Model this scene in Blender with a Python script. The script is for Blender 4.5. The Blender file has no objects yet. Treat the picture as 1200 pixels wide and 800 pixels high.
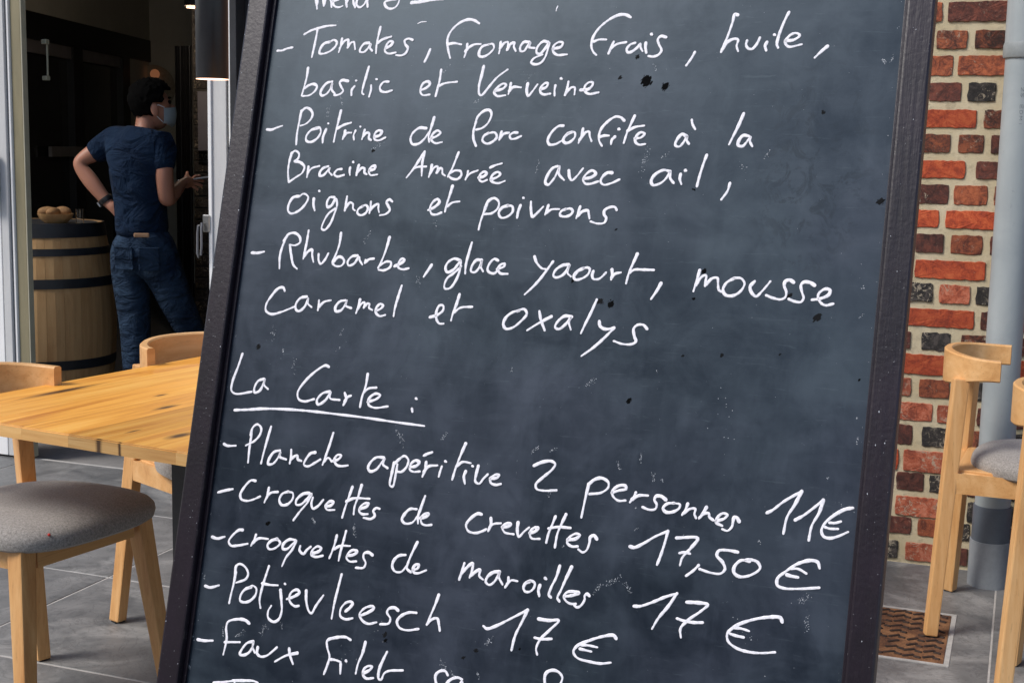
import bpy, bmesh, math, random
from mathutils import Vector, Matrix
random.seed(7)
S = bpy.context.scene
COL = S.collection
PI = math.pi
def R(a): return math.radians(a)

# ------------------------------------------------------------------ camera, sky, sun, exposure
cam_d = bpy.data.cameras.new('camera'); cam = bpy.data.objects.new('camera', cam_d); COL.objects.link(cam)
S.camera = cam
cam_d.sensor_width = 36; cam_d.lens = 48.0; cam_d.clip_end = 500; cam_d.clip_start = .05
_p, _r = R(8.0), R(1.15)
_rt = Vector((1, 0, 0)); _up = Vector((0, math.sin(_p), math.cos(_p))); _fw = Vector((0, math.cos(_p), -math.sin(_p)))
_x = _rt*math.cos(_r) + _up*math.sin(_r); _y = -_rt*math.sin(_r) + _up*math.cos(_r)
cam.matrix_world = Matrix(((_x.x, _y.x, -_fw.x, 0), (_x.y, _y.y, -_fw.y, 0), (_x.z, _y.z, -_fw.z, 1.35), (0, 0, 0, 1)))

SUN_EL, SUN_AZ = 46, -114          # degrees; azimuth clockwise from +Y
w = bpy.data.worlds.new('World'); S.world = w; w.use_nodes = True
nt = w.node_tree; bg = nt.nodes['Background']
sky = nt.nodes.new('ShaderNodeTexSky'); sky.sky_type = 'NISHITA'; sky.sun_disc = False
sky.sun_elevation = R(SUN_EL); sky.sun_rotation = R(SUN_AZ); sky.dust_density = 1.5; sky.air_density = 1.0; sky.ozone_density = 1
nt.links.new(sky.outputs[0], bg.inputs[0]); bg.inputs[1].default_value = .135
sd = bpy.data.lights.new('sun', 'SUN'); sd.energy = 2.4; sd.angle = R(22); sd.color = (1, .96, .91)
sun = bpy.data.objects.new('sun', sd); COL.objects.link(sun)
_d = Vector((math.sin(R(SUN_AZ))*math.cos(R(SUN_EL)), math.cos(R(SUN_AZ))*math.cos(R(SUN_EL)), math.sin(R(SUN_EL))))
sun.rotation_euler = _d.to_track_quat('Z', 'Y').to_euler(); sun.location = (0, -3, 6)
S.view_settings.view_transform = 'Standard'; S.view_settings.look = 'None'
S.view_settings.exposure = 0.36; S.view_settings.gamma = 1
S.render.engine = 'CYCLES'

WORDS = [
 ('menu', [(0,"-368.3,417.1 -365.2,408.2 -363.1,400.8"), (0,"-364,407.2 -363,414 -359.6,417.9 -356.2,412.9 -353.7,404.6"), (0,"-353.5,405.9 -352.1,414.7 -348.5,417 -344.3,410.6 -342,402.7"), (0,"-341.4,410.1 -332.6,412.7 -332.2,417.7 -338.1,417.9 -341.1,411.5 -338.3,404.2 -331,402.1 -325.9,403.9"), (0,"-322.6,415.9 -321.5,408.1 -319.8,402.6"), (0,"-320.6,408.1 -316.6,414.8 -312.8,413.7 -310.5,406.9 -307.6,401.6"), (0,"-305.8,414.5 -305.9,404.8 -300.7,401.4 -294.9,405.5 -292.1,413.2"), (0,"-292.1,413.2 -290.7,406.4 -289.6,401.9")]),
 ('ampersand', [(0,"-258.1,416.2 -248.8,416.9 -250.1,411.2 -261.4,409.5 -266.3,406.8 -263.5,401.3 -256.7,398.5 -249.7,401 -246.4,407.2 -246.2,413")]),
 ('price', [(0,"-228.6,406.2 -219.4,407.2 -210.5,410.2 -203.9,414.7"), (0,"-228.5,405.5 -213.1,406.6 -196.9,408.5 -184.8,409.3"), (0,"-185.3,413.3 -172.7,410.2 -166.7,410.4")]),
 ('dash', [(0,"-414.1,346.5 -406.9,346.8 -400.5,349.1 -392.2,350.6")]),
 ('tomates', [(0,"-377,367.7 -368.3,372.3 -357.8,375.3 -345,378 -332.4,378.7"), (0,"-358.5,372.7 -359.1,362 -360.4,348.3 -361.5,337.6"), (0,"-337.6,357.2 -346,355 -351,347.2 -350.7,342.4 -345.2,341.9 -335.8,345.1 -328.6,351.9 -327.7,356.7 -332.5,359.7 -337.6,357.2"), (0,"-320.8,361.1 -321.2,351.8 -323,343.7"), (0,"-322.3,348.9 -316.1,358.5 -311.5,359.4 -310.9,355.5 -310.9,349.7"), (0,"-310.9,349.7 -307,355.5 -302.9,356.6 -301.6,353.5 -299.9,347.3"), (0,"-281.3,355.2 -287.6,354.3 -292.1,348.6 -292.6,344.1 -287.1,343.3 -281.5,348.4 -278.6,353.6 -278.7,348.4 -275.3,345.1"), (0,"-267.6,375.1 -268.9,364.6 -270,353.1 -269.3,342"), (0,"-269,354.6 -262.9,359.1 -250.8,362.8"), (0,"-256.1,348.2 -249.3,351.9 -247.7,355.7 -252,356.7 -256.5,351 -257,344.4 -251.9,341.1 -241.7,342.3"), (0,"-220.6,358.2 -226.4,359.8 -231.2,357.4 -229.6,352.6 -225.4,347.8 -228,341.2 -233.8,338.5 -240.8,339.1")]),
 ('comma', [(0,"-194.7,346.2 -196.8,339.1 -200.2,330.7")]),
 ('faint_mark', [(1,"-216,379 -211.7,380.8 -204.9,381.1")]),
 ('basilic', [(0,"-365.1,323.4 -365.1,313.2 -366.9,299.6 -369.1,287.9"), (0,"-367.6,295.7 -361,300.6 -353.2,302.5 -348.4,299.6 -350.2,293.8 -358.1,287.9 -367.8,286.9"), (0,"-326.9,305.8 -334.2,303.9 -339.8,297.7 -342.1,290.9 -339.4,287.6 -333.2,289.6 -328.7,295.8 -326.5,303.5 -326.5,295.8 -320.9,290"), (0,"-304.3,306.3 -313,307.3 -315.9,304.4 -312.9,298.7 -309.4,293.9 -312.7,290 -318.9,288.1 -321.5,288.4"), (0,"-294.1,299.6 -297.3,294.8 -296.8,288.5"), (0,"-292.8,306.9 -291.9,306.7"), (0,"-277,324.5 -279.4,311.1 -281.7,297.7 -281.8,291.1 -279.5,289.2"), (0,"-270.5,300.6 -269.8,295.8 -271.3,286.7"), (0,"-264.2,308.6 -263.1,308.4"), (0,"-246.6,305.3 -253.2,305 -257.6,298.7 -255.9,294 -249.3,292.1 -240.3,294.4")]),
 ('et', [(0,"-200.4,295 -193.6,297.8 -189.2,302.5 -192,305.7 -198.5,303.4 -201.3,294.1 -197.5,288.8 -187.8,289.4"), (0,"-176.3,320.2 -176.6,307.2 -178.2,296 -179.5,287.6"), (0,"-177.6,299.7 -169,303.4 -153.2,305.3")]),
 ('fromage', [(0,"-132.7,377.5 -139.2,381.3 -147.3,382.8 -158.8,378.9 -168.7,369.7 -172.8,359.5 -171.6,350.1 -168.5,340.7 -166.2,335.1"), (0,"-170.5,352.3 -163.5,353.4 -153.3,351.7"), (0,"-145.3,352 -145.3,344.2 -147.2,335.9"), (0,"-146.6,343.3 -141.9,348.3 -135.3,351.5 -127.4,351.8"), (0,"-116.5,351.3 -125,348.6 -128.2,342.2 -127.1,337 -121.5,336.2 -113.3,341.1 -109.2,347.5 -111.7,351.8 -116.5,351.3"), (0,"-101.2,353.9 -101.2,346.5 -101.8,340.1"), (0,"-101.2,346.5 -96.2,352.9 -92,353.8 -91.4,349.2 -92.1,343.7"), (0,"-91.6,344.6 -88.2,351.3 -83.5,352.8 -83.5,348.2 -80.3,342.6"), (0,"-64.3,353.4 -71,353.5 -75.1,347.2 -73.9,342.6 -69.7,342.5 -65.7,348.9 -62.9,352.5 -63.6,347.4 -56.7,346.1"), (0,"-40.4,353.1 -46.2,354.1 -53,346.9 -53.2,340.6 -49.1,338.7 -43.2,345 -38.8,352.2 -39.6,343.2 -41.9,334.1 -46.8,327.8 -53.3,326.2 -58.7,328.4 -56.1,333.3 -45.2,338.1"), (0,"-32.8,344.9 -22.7,347.5 -21.4,352 -26.2,353 -32.3,348.5 -32.5,342.2 -27.2,337.6 -14.4,337.9")]),
 ('accent', [(1,"-33.3,396.6 -34.3,393.9 -34.6,391.2")]),
 ('verveine', [(0,"-120,324.6 -121.4,312.6 -123.1,299.7 -121.5,290.2 -118.4,288.7 -110.7,297.9 -100.6,310.7 -88.2,320.2"), (0,"-101.4,294.2 -91.1,297 -87.8,301.6 -91.8,303 -99,297.9 -102.2,292.4 -97.7,287.9 -87.1,288.8"), (0,"-81.8,303.4 -82.2,296.1 -83.4,290.3"), (0,"-82.6,294.3 -77.7,298.8 -68.1,298.3"), (0,"-60,303 -60.3,294.3 -57.6,288 -53.1,293.4 -47.5,301.9"), (0,"-42,296.2 -35.7,298.9 -34.4,303.4 -38.2,303.4 -42.8,298 -42.5,292.6 -38.4,289.9 -30,290.8"), (0,"-24.6,300.7 -24.9,295.3 -24.1,288.6"), (0,"-18.5,309.1 -17.5,308.6"), (0,"-8.7,305.2 -9.3,298 -11.1,289.4"), (0,"-10.4,291.7 -3.8,298.4 -0,298 0.6,290"), (0,"7.7,295.3 16.8,296.2 21.5,300.7 21.4,304.2 16.8,304.3 12.4,299.8 13,294.1 18.4,290.6 30,292.4")]),
 ('frais', [(0,"58.8,381.5 53,384.5 44.8,384.7 32.7,379 21.1,368.5 15.3,357.8 14.6,348 17.8,340.8 21.9,337.2"), (0,"17.3,353.3 23.5,355.4 32.1,355.3"), (0,"41.6,352.7 39.2,345.9 36.8,338.8"), (0,"38.3,343.3 45.2,349.4 56.7,351.9"), (0,"67.7,350.9 62.5,349.2 58.5,343.9 59.9,340 64.4,340.4 71,345.6 74.1,350 74.9,345.5 77.7,341.1"), (0,"80.6,350.8 80.8,345.5 82.4,339.3"), (0,"86.3,360.9 86.9,360.4"), (0,"103.9,357.1 98.1,358.4 94.6,355 96.5,348.8 100.3,341.8 97,336.5 91,334.5 85.5,335.2")]),
 ('comma', [(0,"139.6,339.3 136.1,331.9 131.3,324.1")]),
 ('huile', [(0,"184.3,381.8 181.1,382.6 179.5,373.6 175.3,356.5 169.9,339.4"), (0,"170.8,341.9 175.9,350.5 184,354.3 187.9,352.9 186.9,346 189.2,340"), (0,"198.1,351.9 197.4,347.6 200,343.3 204.6,342.4 209.2,347.5 212.2,355.1"), (0,"220.6,349.9 219,345.7 220.7,340.6"), (0,"228.1,358.3 229,357.9"), (0,"241.7,383.5 237.4,372.6 233.2,357.4 232,347.2 233.7,343.5"), (0,"241.2,351.3 250.2,352.1 256.2,357 252.7,359.6 246.3,358 241,349.7 245.1,344.5 259.3,346.9")]),
 ('comma', [(0,"287.4,344.6 281.5,339.1 274.9,332")]),
 ('dash', [(0,"-414.1,243 -407.3,242.7 -399.9,245.5 -391.8,248.1")]),
 ('poitrine', [(0,"-366.6,267.8 -367.7,253.3 -368.7,237.7 -367.8,224.2"), (0,"-367.2,262 -364.5,268.8 -359.9,271.7 -352.9,268.9 -349.4,263.1 -351.7,256.3 -357.5,251 -364.8,248.4"), (0,"-339.2,245.5 -348.6,242.9 -354.4,235.1 -353.6,229.3 -347.4,227.5 -338.3,232.4 -334.2,241.1 -337.2,246.9 -342.5,246.2"), (0,"-327,244.1 -329.9,234.5 -329.5,227.2"), (0,"-324.9,251.8 -324.2,251.4"), (0,"-308.9,268.3 -310.7,253.9 -312.5,240.5 -313.5,228.6"), (0,"-311,245.3 -302,250.2 -292.2,253.1"), (0,"-299.2,242.6 -299.7,236.8 -301.2,232.1"), (0,"-300.3,234.9 -296.3,239.7 -290,240.4"), (0,"-284.4,242.8 -286.3,237 -284.9,231.7"), (0,"-278.3,248.2 -277.7,247.8"), (0,"-271.4,243.9 -272.7,238.2 -273.6,232.5"), (0,"-272.7,235.3 -267.8,240.7 -264.4,239.3 -264,233.6 -260.8,231.4"), (0,"-256.5,235.6 -249.5,237.6 -247,242.3 -252.4,243.6 -256.9,238.4 -256.2,232.8 -250.7,231 -241.2,234.9")]),
 ('de', [(0,"-187,247.4 -196.2,247.7 -204.5,241 -206.5,233.6 -203,227.5 -194.6,228.2 -187.3,234.8 -182.4,243.2"), (0,"-177.9,260.9 -180,249.7 -182.3,236.7 -180.5,230.8"), (0,"-179,234.9 -171.4,237.8 -166.9,242.1 -171.3,244.7 -177.6,239.6 -177.8,233.1 -172.2,229.1 -163.4,230.6")]),
 ('bracine', [(0,"-372.7,212.9 -374.5,202.8 -374.7,189.3 -371.6,175.9"), (0,"-373.4,211.6 -368.3,215.9 -362.1,212.7 -361.9,207 -366.3,202.6"), (0,"-366.3,202.6 -357.7,200.9 -351.4,195.7 -353.6,187.9 -362.5,181.6 -371.1,175.5"), (0,"-345.6,195.8 -345.4,189.1 -345.8,182.4"), (0,"-345.3,188.1 -340.3,194 -329.9,197.1"), (0,"-316.9,197.1 -324.1,194.4 -328,188.6 -327,184.8 -321.8,185.9 -316.3,192.7 -314.5,195 -314.9,190.5 -310,186.2"), (0,"-297.2,194.1 -303.4,193 -306.9,187.2 -302.2,184.5 -292.9,186.7"), (0,"-285.4,196.3 -285.5,191.6 -284.4,186.9"), (0,"-282.1,203.4 -281.4,202.8"), (0,"-273.5,199.4 -274.7,192.8 -275,187.1"), (0,"-274.3,190 -268.8,196.1 -265,195.5 -264.2,190.2 -261,188.4"), (0,"-257.9,193.2 -250.9,195.3 -250.4,199 -255.5,198 -258.2,192.3 -255.5,187.6 -245.8,188.5")]),
 ('ambree', [(0,"-185.1,218.5 -191.7,206.9 -198.3,195.6 -205.5,185.8"), (0,"-185.1,218.5 -186.4,205.2 -185.2,188.6"), (0,"-196.5,197.5 -190.7,199.5 -180.6,200.1"), (0,"-173.2,201.8 -173.6,194.4 -175.3,187.4"), (0,"-174.3,191.6 -168.3,200.1 -164.9,200.1 -165.6,192.8"), (0,"-165.2,193.1 -161.1,198.4 -158.6,197.5 -157.4,192.1 -153.5,189.4"), (0,"-139.4,218.1 -142.4,208 -145.9,196.9 -149.8,188.6"), (0,"-147.4,193.2 -140.9,196.1 -133.8,195.4 -132.2,190.9 -136.5,185.8 -143.5,186 -148.2,188.6"), (0,"-124,195.7 -124.4,191.1 -126,185.6"), (0,"-125,188.3 -120.7,193 -111.4,196.9"), (0,"-108.7,188.4 -102.7,189.9 -99.3,193.6 -102.5,195.8 -107.8,191.5 -108.1,186.1 -103.8,183.5 -97.9,185.8"), (0,"-92.5,186.5 -85.2,189.4 -81.4,193.1 -85,195.7 -91.3,192 -92.9,186.5 -90.2,183.5 -82.3,182.3 -74.6,185.2"), (0,"-95.3,200.9 -88.9,203.8 -81.1,206.1")]),
 ('porc', [(0,"-121.4,256 -123.2,244.9 -121.9,234.9 -117.7,226.8"), (0,"-122,254.1 -119.9,262.4 -112,269.8 -105.2,270.4 -102.2,265.3 -105.6,254.7 -112.2,248.7 -119.8,246.5"), (0,"-103.6,242.5 -109,238.8 -109.9,233.3 -103.9,229.7 -96.5,232.2 -91.8,238.1 -94.9,243.2 -103.6,242.5"), (0,"-86.4,244.5 -87.2,240 -88.1,234.9"), (0,"-87.4,237.3 -83.2,241.9 -76.6,243.4"), (0,"-66.1,243.6 -70.8,243.5 -75.2,240.2 -73.4,236.2 -68,236.3 -60.8,239.5")]),
 ('confite', [(0,"-9.1,252.7 -15,252.1 -23.4,243.6 -26.4,234.6 -23.6,230.2 -16.2,230.7 -7.8,235.5"), (0,"2.6,244.9 -3.6,242.1 -7.1,235.9 -4.3,232.3 1.2,233.3 6.9,239.6 6.3,244.6 2.5,245.8 -2.9,243.9"), (0,"15.9,249.5 15,241.5 12.3,232.6"), (0,"13.2,236.2 19.2,244.8 23.6,246.1 25.2,240.8 28,235"), (0,"64.9,259.7 60.4,263.2 54,264 44.7,257.8 37.9,248.9 36.4,240.1 37.7,234.8 41.3,229.6"), (0,"37.7,240.1 43,241.6 48.4,241.7"), (0,"55.8,240.4 52.6,236.8 52.2,231.9"), (0,"59.8,249.5 60.4,249.2"), (0,"76.9,265.1 73.7,256.3 69.7,244.1 67.4,233.6"), (0,"70.6,247.6 78.7,252 89.5,253.9"), (0,"80.2,239 87.2,240 91.1,244.4 86.5,246.1 81.6,241.6 80.9,235.5 85.4,231.8 93.3,232.6")]),
 ('a_grave', [(0,"140.3,242.5 134.9,244.7 129.5,238.1 128.4,232 133,230.4 137.6,235.6 140.8,242.5 140.8,238.2 143.8,234"), (0,"144.4,261.4 145.8,256.3 149.5,250.7")]),
 ('la', [(0,"202.8,269.3 197.9,254.4 193.2,242.5 189.9,234"), (0,"211.6,243.6 204.8,244.3 200.4,238.4 200.1,233.3 205.2,232.2 209.7,237.7 213.3,242.8 213,237.7 216,232.4")]),
 ('avec', [(0,"-10.3,204.7 -16.5,201.9 -21.9,192.9 -23.4,184.9 -19.7,182.3 -13.9,188.7 -9.5,198.5 -8.4,204.8 -7.3,195.1 -0.4,188.5"), (0,"4.2,199.8 6.1,191.9 9.3,188.4 15.1,193.9 21.4,202.8"), (0,"23.7,190.6 32.6,192.6 37.6,197.1 33.5,200.5 27.5,197.7 22.9,189.7 26.2,185.1 31.7,184.7 41.4,187.9"), (0,"57,198.5 51.6,198.3 45.9,193 44.7,187.7 48.7,184.3 57.5,186.3 66.8,190.9")]),
 ('ail', [(0,"125.6,202 117.6,203.1 107.8,197.2 104.7,190.2 107.3,185.7 115.8,188 122.1,194.2 125.7,201.1 126.5,194.3 131.1,188.8"), (0,"138.1,198.9 137.8,193.7 140.2,187.8"), (0,"143.3,203.4 144,203.1"), (0,"165.8,221.3 162.7,209.7 159.9,196 158.4,185.8")]),
 ('comma', [(0,"195.3,190.3 193.6,181.8 187.6,171.9")]),
 ('oignons', [(0,"-353.3,158 -361.8,156.2 -367.1,147.4 -366.9,138.8 -362,135.5 -351.6,139.3 -343.1,148.2 -340.1,156.9 -345,160.9 -349.4,160.8 -351.9,158.4"), (0,"-331.8,155.3 -331.1,147.7 -328.3,140.6"), (0,"-325.5,165.6 -324.8,165.2"), (0,"-302.5,158.1 -308.9,157.9 -312.2,151.2 -310.3,145.6 -305.3,147.6 -300.1,156.3 -297.3,148.9 -299.5,137.5 -304,124.1 -310.4,116.6 -314.9,118 -313.8,125.6 -308,137.1 -299.4,144.1"), (0,"-284.6,159.7 -284.9,151.2 -285.3,142.1"), (0,"-284.7,145.5 -279.3,152.3 -274.9,150.6 -274.1,145 -271,142.6"), (0,"-260.9,148.3 -266.6,144.3 -267,139.6 -262.4,137 -255.5,140 -253.3,146.7 -256.9,149.9 -260.9,148.3"), (0,"-250.2,154.2 -249.8,146.8 -250.3,140.2"), (0,"-249.8,144 -244.4,149.8 -239.4,151.8 -238.7,146.2 -237,141.7"), (0,"-220.7,155.6 -224.8,157.9 -228.5,155 -225.8,150.4 -222.6,145 -227.4,139.8 -235.4,138")]),
 ('et', [(0,"-170.8,146.9 -162.7,150.8 -157,157.4 -160,160.6 -165.5,157.1 -168.6,149.7 -165.6,142.5 -159.5,141.8 -152.9,144.4"), (0,"-142.2,177.1 -144.6,165.1 -147.2,154.1 -148.1,145.9"), (0,"-145.9,152.3 -139.6,157.1 -130.5,158.7")]),
 ('poivrons', [(0,"-94.5,156.8 -97.8,145 -100.3,134.1 -101.2,126"), (0,"-95.9,152.7 -93,160.5 -85.8,164.3 -79.5,160.1 -79.5,152.9 -86.4,146.3 -95.9,144.7"), (0,"-67.4,156 -74.7,153 -77.8,146.7 -74.2,141.4 -66.7,142.6 -60.3,149.1 -61.6,155.3 -67.4,156"), (0,"-51.3,156.6 -53.2,149.4 -53.7,142.2"), (0,"-48.7,165.9 -48,165.6"), (0,"-38.5,161.6 -37.3,151.9 -34.4,144 -29.8,147.7 -22.4,156.3"), (0,"-16.1,158 -17.3,152.6 -19,146.9"), (0,"-18.1,148.7 -11.8,153.2 -2,154.1"), (0,"5.7,154.3 0.5,151.5 -0.4,147.1 4.9,145.5 12.1,147.6 14.8,152 12.1,155.1 5.7,154.3"), (0,"23.3,158 21.7,151.4 20.1,144.4"), (0,"21.3,147 27.1,152.5 33.3,153.6 34.6,150.2 36.2,144.5"), (0,"67.7,155.7 65.2,158.8 58.1,158 53.2,154.3 53.3,150 56.3,145.8 54.8,140.5 46.8,139 38,141.1")]),
 ('dash', [(0,"-412.2,83 -403.9,83.1 -394.2,85.3")]),
 ('rhubarbe', [(0,"-363.3,107.3 -368,94.7 -370.3,81.3 -368.6,65.2"), (0,"-367.7,100.5 -362.4,108.7 -352.9,111 -345,106.2 -343.5,99.7 -349.5,95.6 -358.2,95.8"), (0,"-357.7,95.2 -354.3,84 -349.1,70.9 -342.9,66"), (0,"-333.2,114.9 -333.8,100.1 -335.1,86.8 -335.7,79.2"), (0,"-335.1,81.1 -330.9,87.9 -324.9,91.1 -323.4,83.6 -320.5,75.8"), (0,"-314.5,85.9 -313.4,78.4 -309.9,73.9 -304.9,78.9 -300.8,87.5"), (0,"-286.5,113.9 -286.7,100.4 -289.3,89 -293.4,77.6"), (0,"-292.8,76.7 -285.4,84 -278.8,82.1 -277.1,77.5 -280.6,73 -287.9,72.3 -292.6,74.8"), (0,"-259.5,86.8 -266.6,85.5 -272,78.7 -270.3,74.1 -263.2,76.3 -257.1,85 -255.6,81.4 -251.1,76"), (0,"-247.3,81.8 -247.9,78.4"), (0,"-247.3,79 -242.3,83 -236.2,84.2"), (0,"-218.3,111.3 -220.6,97.9 -224.7,82.9 -228.5,73.5"), (0,"-226.8,76.4 -218.3,81.4 -212.1,80.8 -212.3,75.3 -219.9,70.7 -227.5,70.8"), (0,"-206.3,76.5 -197.7,80.7 -194.2,84.5 -197.5,86.2 -201.8,80.4 -201,75 -194.7,73.1 -187.2,74.8")]),
 ('comma', [(0,"-157.3,80.6 -161.4,73.5 -165.9,66")]),
 ('glace', [(0,"-120.7,88.2 -128.8,89.6 -136.9,83.8 -138.4,77.4 -135.5,73 -128,76.2 -121.4,85.5 -119.8,88.3 -119.3,77.5 -122.6,64.8 -129.1,54.5 -135.8,53.2 -137.3,56.7 -134.5,65.9 -127.4,71.7 -117.9,81.2"), (0,"-107.9,110.1 -110.2,97.7 -112.3,83.3 -111.9,72.9"), (0,"-92.7,89.7 -99.4,89.3 -104.3,81.9 -104.5,75.6 -99.5,75 -93.7,82.5 -92.3,89.7 -92.6,81.6 -89.1,76.5"), (0,"-71.6,90.4 -76.6,91.9 -81.7,86.6 -83.7,79.4 -81.3,76 -74.4,74.9 -69.4,80.2"), (0,"-71.3,80.1 -63.1,83.7 -62.5,86.8 -67.6,85.6 -70.3,80.1 -66.8,75.4 -57.3,75.2")]),
 ('yaourt', [(0,"-26.1,97.2 -22.9,90.7 -15.5,84.1 -10.8,83.4"), (0,"-2.6,92.6 -8.8,82.7 -15.9,71.8 -24,61.7 -33.1,52.4"), (0,"17,90.1 9.8,88.9 1.4,82.3 -0.1,76.2 3.3,74.3 11.2,77.6 16.2,84.9 18.4,89.7 16.7,80.6 21.4,76.5"), (0,"35.7,86.8 28.8,83 25,76.7 27.2,73.3 34.4,74.6 41.9,80.2 43.3,86.3 40.1,87.9 35.7,86.8"), (0,"47.8,84 47,79.6 48.8,75.4 55.1,75.4 59.2,78.6 63.1,83.4"), (0,"69.9,86.9 70.8,81.8 70.2,75.8"), (0,"70.5,78.3 74,82.3 80.8,84.4"), (0,"97.8,106.3 94.5,96.7 90.5,84.6 88.4,72.5"), (0,"91.4,84.6 96.3,88.3 106.8,88.9 119,89.2")]),
 ('comma', [(0,"128.9,74.8 125,66.2 119.4,56.6")]),
 ('mousse', [(0,"171.5,91.9 169.7,81.7 166.9,68.2"), (0,"168.8,75 175.3,85.4 179.4,86.4 179.5,80.6 179.4,74.8"), (0,"180.4,76.5 186.4,83.5 192.2,84.3 193.7,78.1 195.2,71.5 198.5,69.3"), (0,"210.5,84.8 202.8,79.4 199.9,71.8 203.3,66.2 211.7,65.9 219.4,71.3 223,79.8 218.8,85.3 210.5,85.3"), (0,"233.8,82.9 229.5,76.9 231.8,70.4 237.1,66.7 243,72.7 250.9,83.8"), (0,"275.9,84.4 271.6,86.6 267,84.8 266.4,79.8 269.2,73.5 268.7,67.8 264.1,65 255.1,66.1 248,68.5"), (0,"298.4,82.5 293.4,85.1 287,85.1 284.2,81.7 286.2,73.7 288.3,68.2 285.9,63.6 278.7,63.8 272.6,65.9"), (0,"297.5,66.6 306.1,68.5 314.3,73 315.4,77.9 310.6,79.2 304,74 303.6,69.1 307.3,63.7 312.2,61.6 319.9,63.7")]),
 ('caramel', [(0,"-356.7,37.6 -359.4,41.3 -365.9,40.3 -374.3,30.9 -381.2,18.1 -380.1,10.6 -371.8,7 -359.1,10.1 -338.6,18.9"), (0,"-323.7,32.1 -332.6,29.7 -338,21.8 -337,15.3 -332.4,13.3 -324.7,19.8 -321.3,30.4 -321,23.8 -315,19.5"), (0,"-305.6,28.5 -305.1,22 -305.5,16.4"), (0,"-304.8,20.2 -297.9,27.1 -288.7,29.6"), (0,"-268.2,30.9 -275.9,28.9 -281.2,21.7 -280.1,16.8 -273.3,17.9 -268.1,25.3 -266.2,31.4 -266.9,24.5 -259.2,21.8"), (0,"-248.3,33 -249.2,24.7 -251.5,16.2"), (0,"-250.1,20.9 -244.6,29 -241.6,29.8 -241.7,23.3"), (0,"-241.4,24.2 -237.3,28.7 -234.5,28.4 -234.5,23.8 -229.4,21.3"), (0,"-223.8,20.8 -218.1,23.9 -215.5,27.7 -219.8,29.3 -224.3,24.4 -224.5,18.9 -218.8,14.7 -210.9,16.5"), (0,"-193.6,53.4 -196.7,39 -199,26.1 -199.6,16")]),
 ('et', [(0,"-150.9,18 -142,21.1 -134.9,27.5 -135.7,32.8 -140.5,32.5 -143.5,25.1 -142.3,16.2 -137.7,11.2 -132.2,11.5"), (0,"-116,47.5 -118.4,35.7 -121.7,23.9 -123,15.8"), (0,"-120,25.8 -112.9,31.6 -97.7,33.8")]),
 ('oxalys', [(0,"-37.5,33.3 -45.6,30.7 -53.3,24 -55.5,16 -51.7,11 -43.4,12.9 -34.1,20.9 -27.7,30.1 -31.1,35.1 -36.7,34.2 -39.8,31.9"), (0,"-12.4,34.2 -9.3,24.4 -3.2,12.6"), (0,"3.1,29 -10.7,20.8 -24.8,11.1"), (0,"27.7,30.3 19.4,30.6 11.1,23.1 9.1,17 13.9,15.2 21.4,21.3 27.7,30 25.3,24.1 28.5,15.7"), (0,"55.7,51.9 50.6,37 45,22.9 41.2,12.3"), (0,"61.6,27.5 63,22.4 67.9,19.4 74.1,19.5 80,21.9"), (0,"80.1,21.1 69.9,9.3 57.1,-3.6 44.8,-13.4"), (0,"118.5,22.9 113.8,26.8 106.8,26.3 103,21.8 104.8,13.5 107.2,7.8 103.1,4.6 91.8,3.8 81.3,6.4")]),
 ('la_heading', [(0,"-406.5,-45.9 -410.3,-62.1 -415.8,-82 -415.5,-93 -409.2,-96.6 -385.5,-92.1"), (0,"-369.8,-74.5 -377.8,-77.6 -382.2,-86.4 -381.2,-92.4 -374.5,-90.1 -369.8,-80.5 -368.4,-74.4 -368.7,-81.7 -362.3,-86.6")]),
 ('carte', [(0,"-279.9,-52 -284.7,-50.7 -296,-57.6 -310.3,-71.9 -319.1,-86.9 -316.5,-95 -307.9,-97.1 -294.8,-93.1"), (0,"-274,-81.8 -283.8,-85 -290.6,-93.9 -288.5,-99.1 -278.6,-92.8 -272.8,-82.1 -272.8,-89.9 -259.2,-91"), (0,"-253.3,-81.8 -250.1,-89 -253,-96.3"), (0,"-251.8,-92 -248.6,-86.5 -244.1,-84.3"), (0,"-225,-56.4 -225.6,-70.5 -228.9,-84.8 -229.9,-96.5"), (0,"-227.1,-78.8 -221.2,-73.6 -211,-71.6"), (0,"-220.2,-89.8 -209.1,-85.3 -204.5,-80.3 -211.2,-79 -219.4,-86.3 -218.5,-93.1 -210.2,-95.9 -192.4,-92.6")]),
 ('colon', [(0,"-156.5,-79.9 -155.4,-80.5"), (0,"-160.2,-92.4 -159.2,-95.7")]),
 ('underline', [(0,"-406.8,-117 -387.7,-114.7 -365.6,-111.5 -332.4,-109.1 -299.4,-108.2 -261.5,-108.4 -224.2,-108.8 -179.6,-110.3 -141.1,-111.1")]),
 ('dash', [(0,"-415.8,-160.7 -411.1,-162.2 -398.4,-160.9")]),
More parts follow.
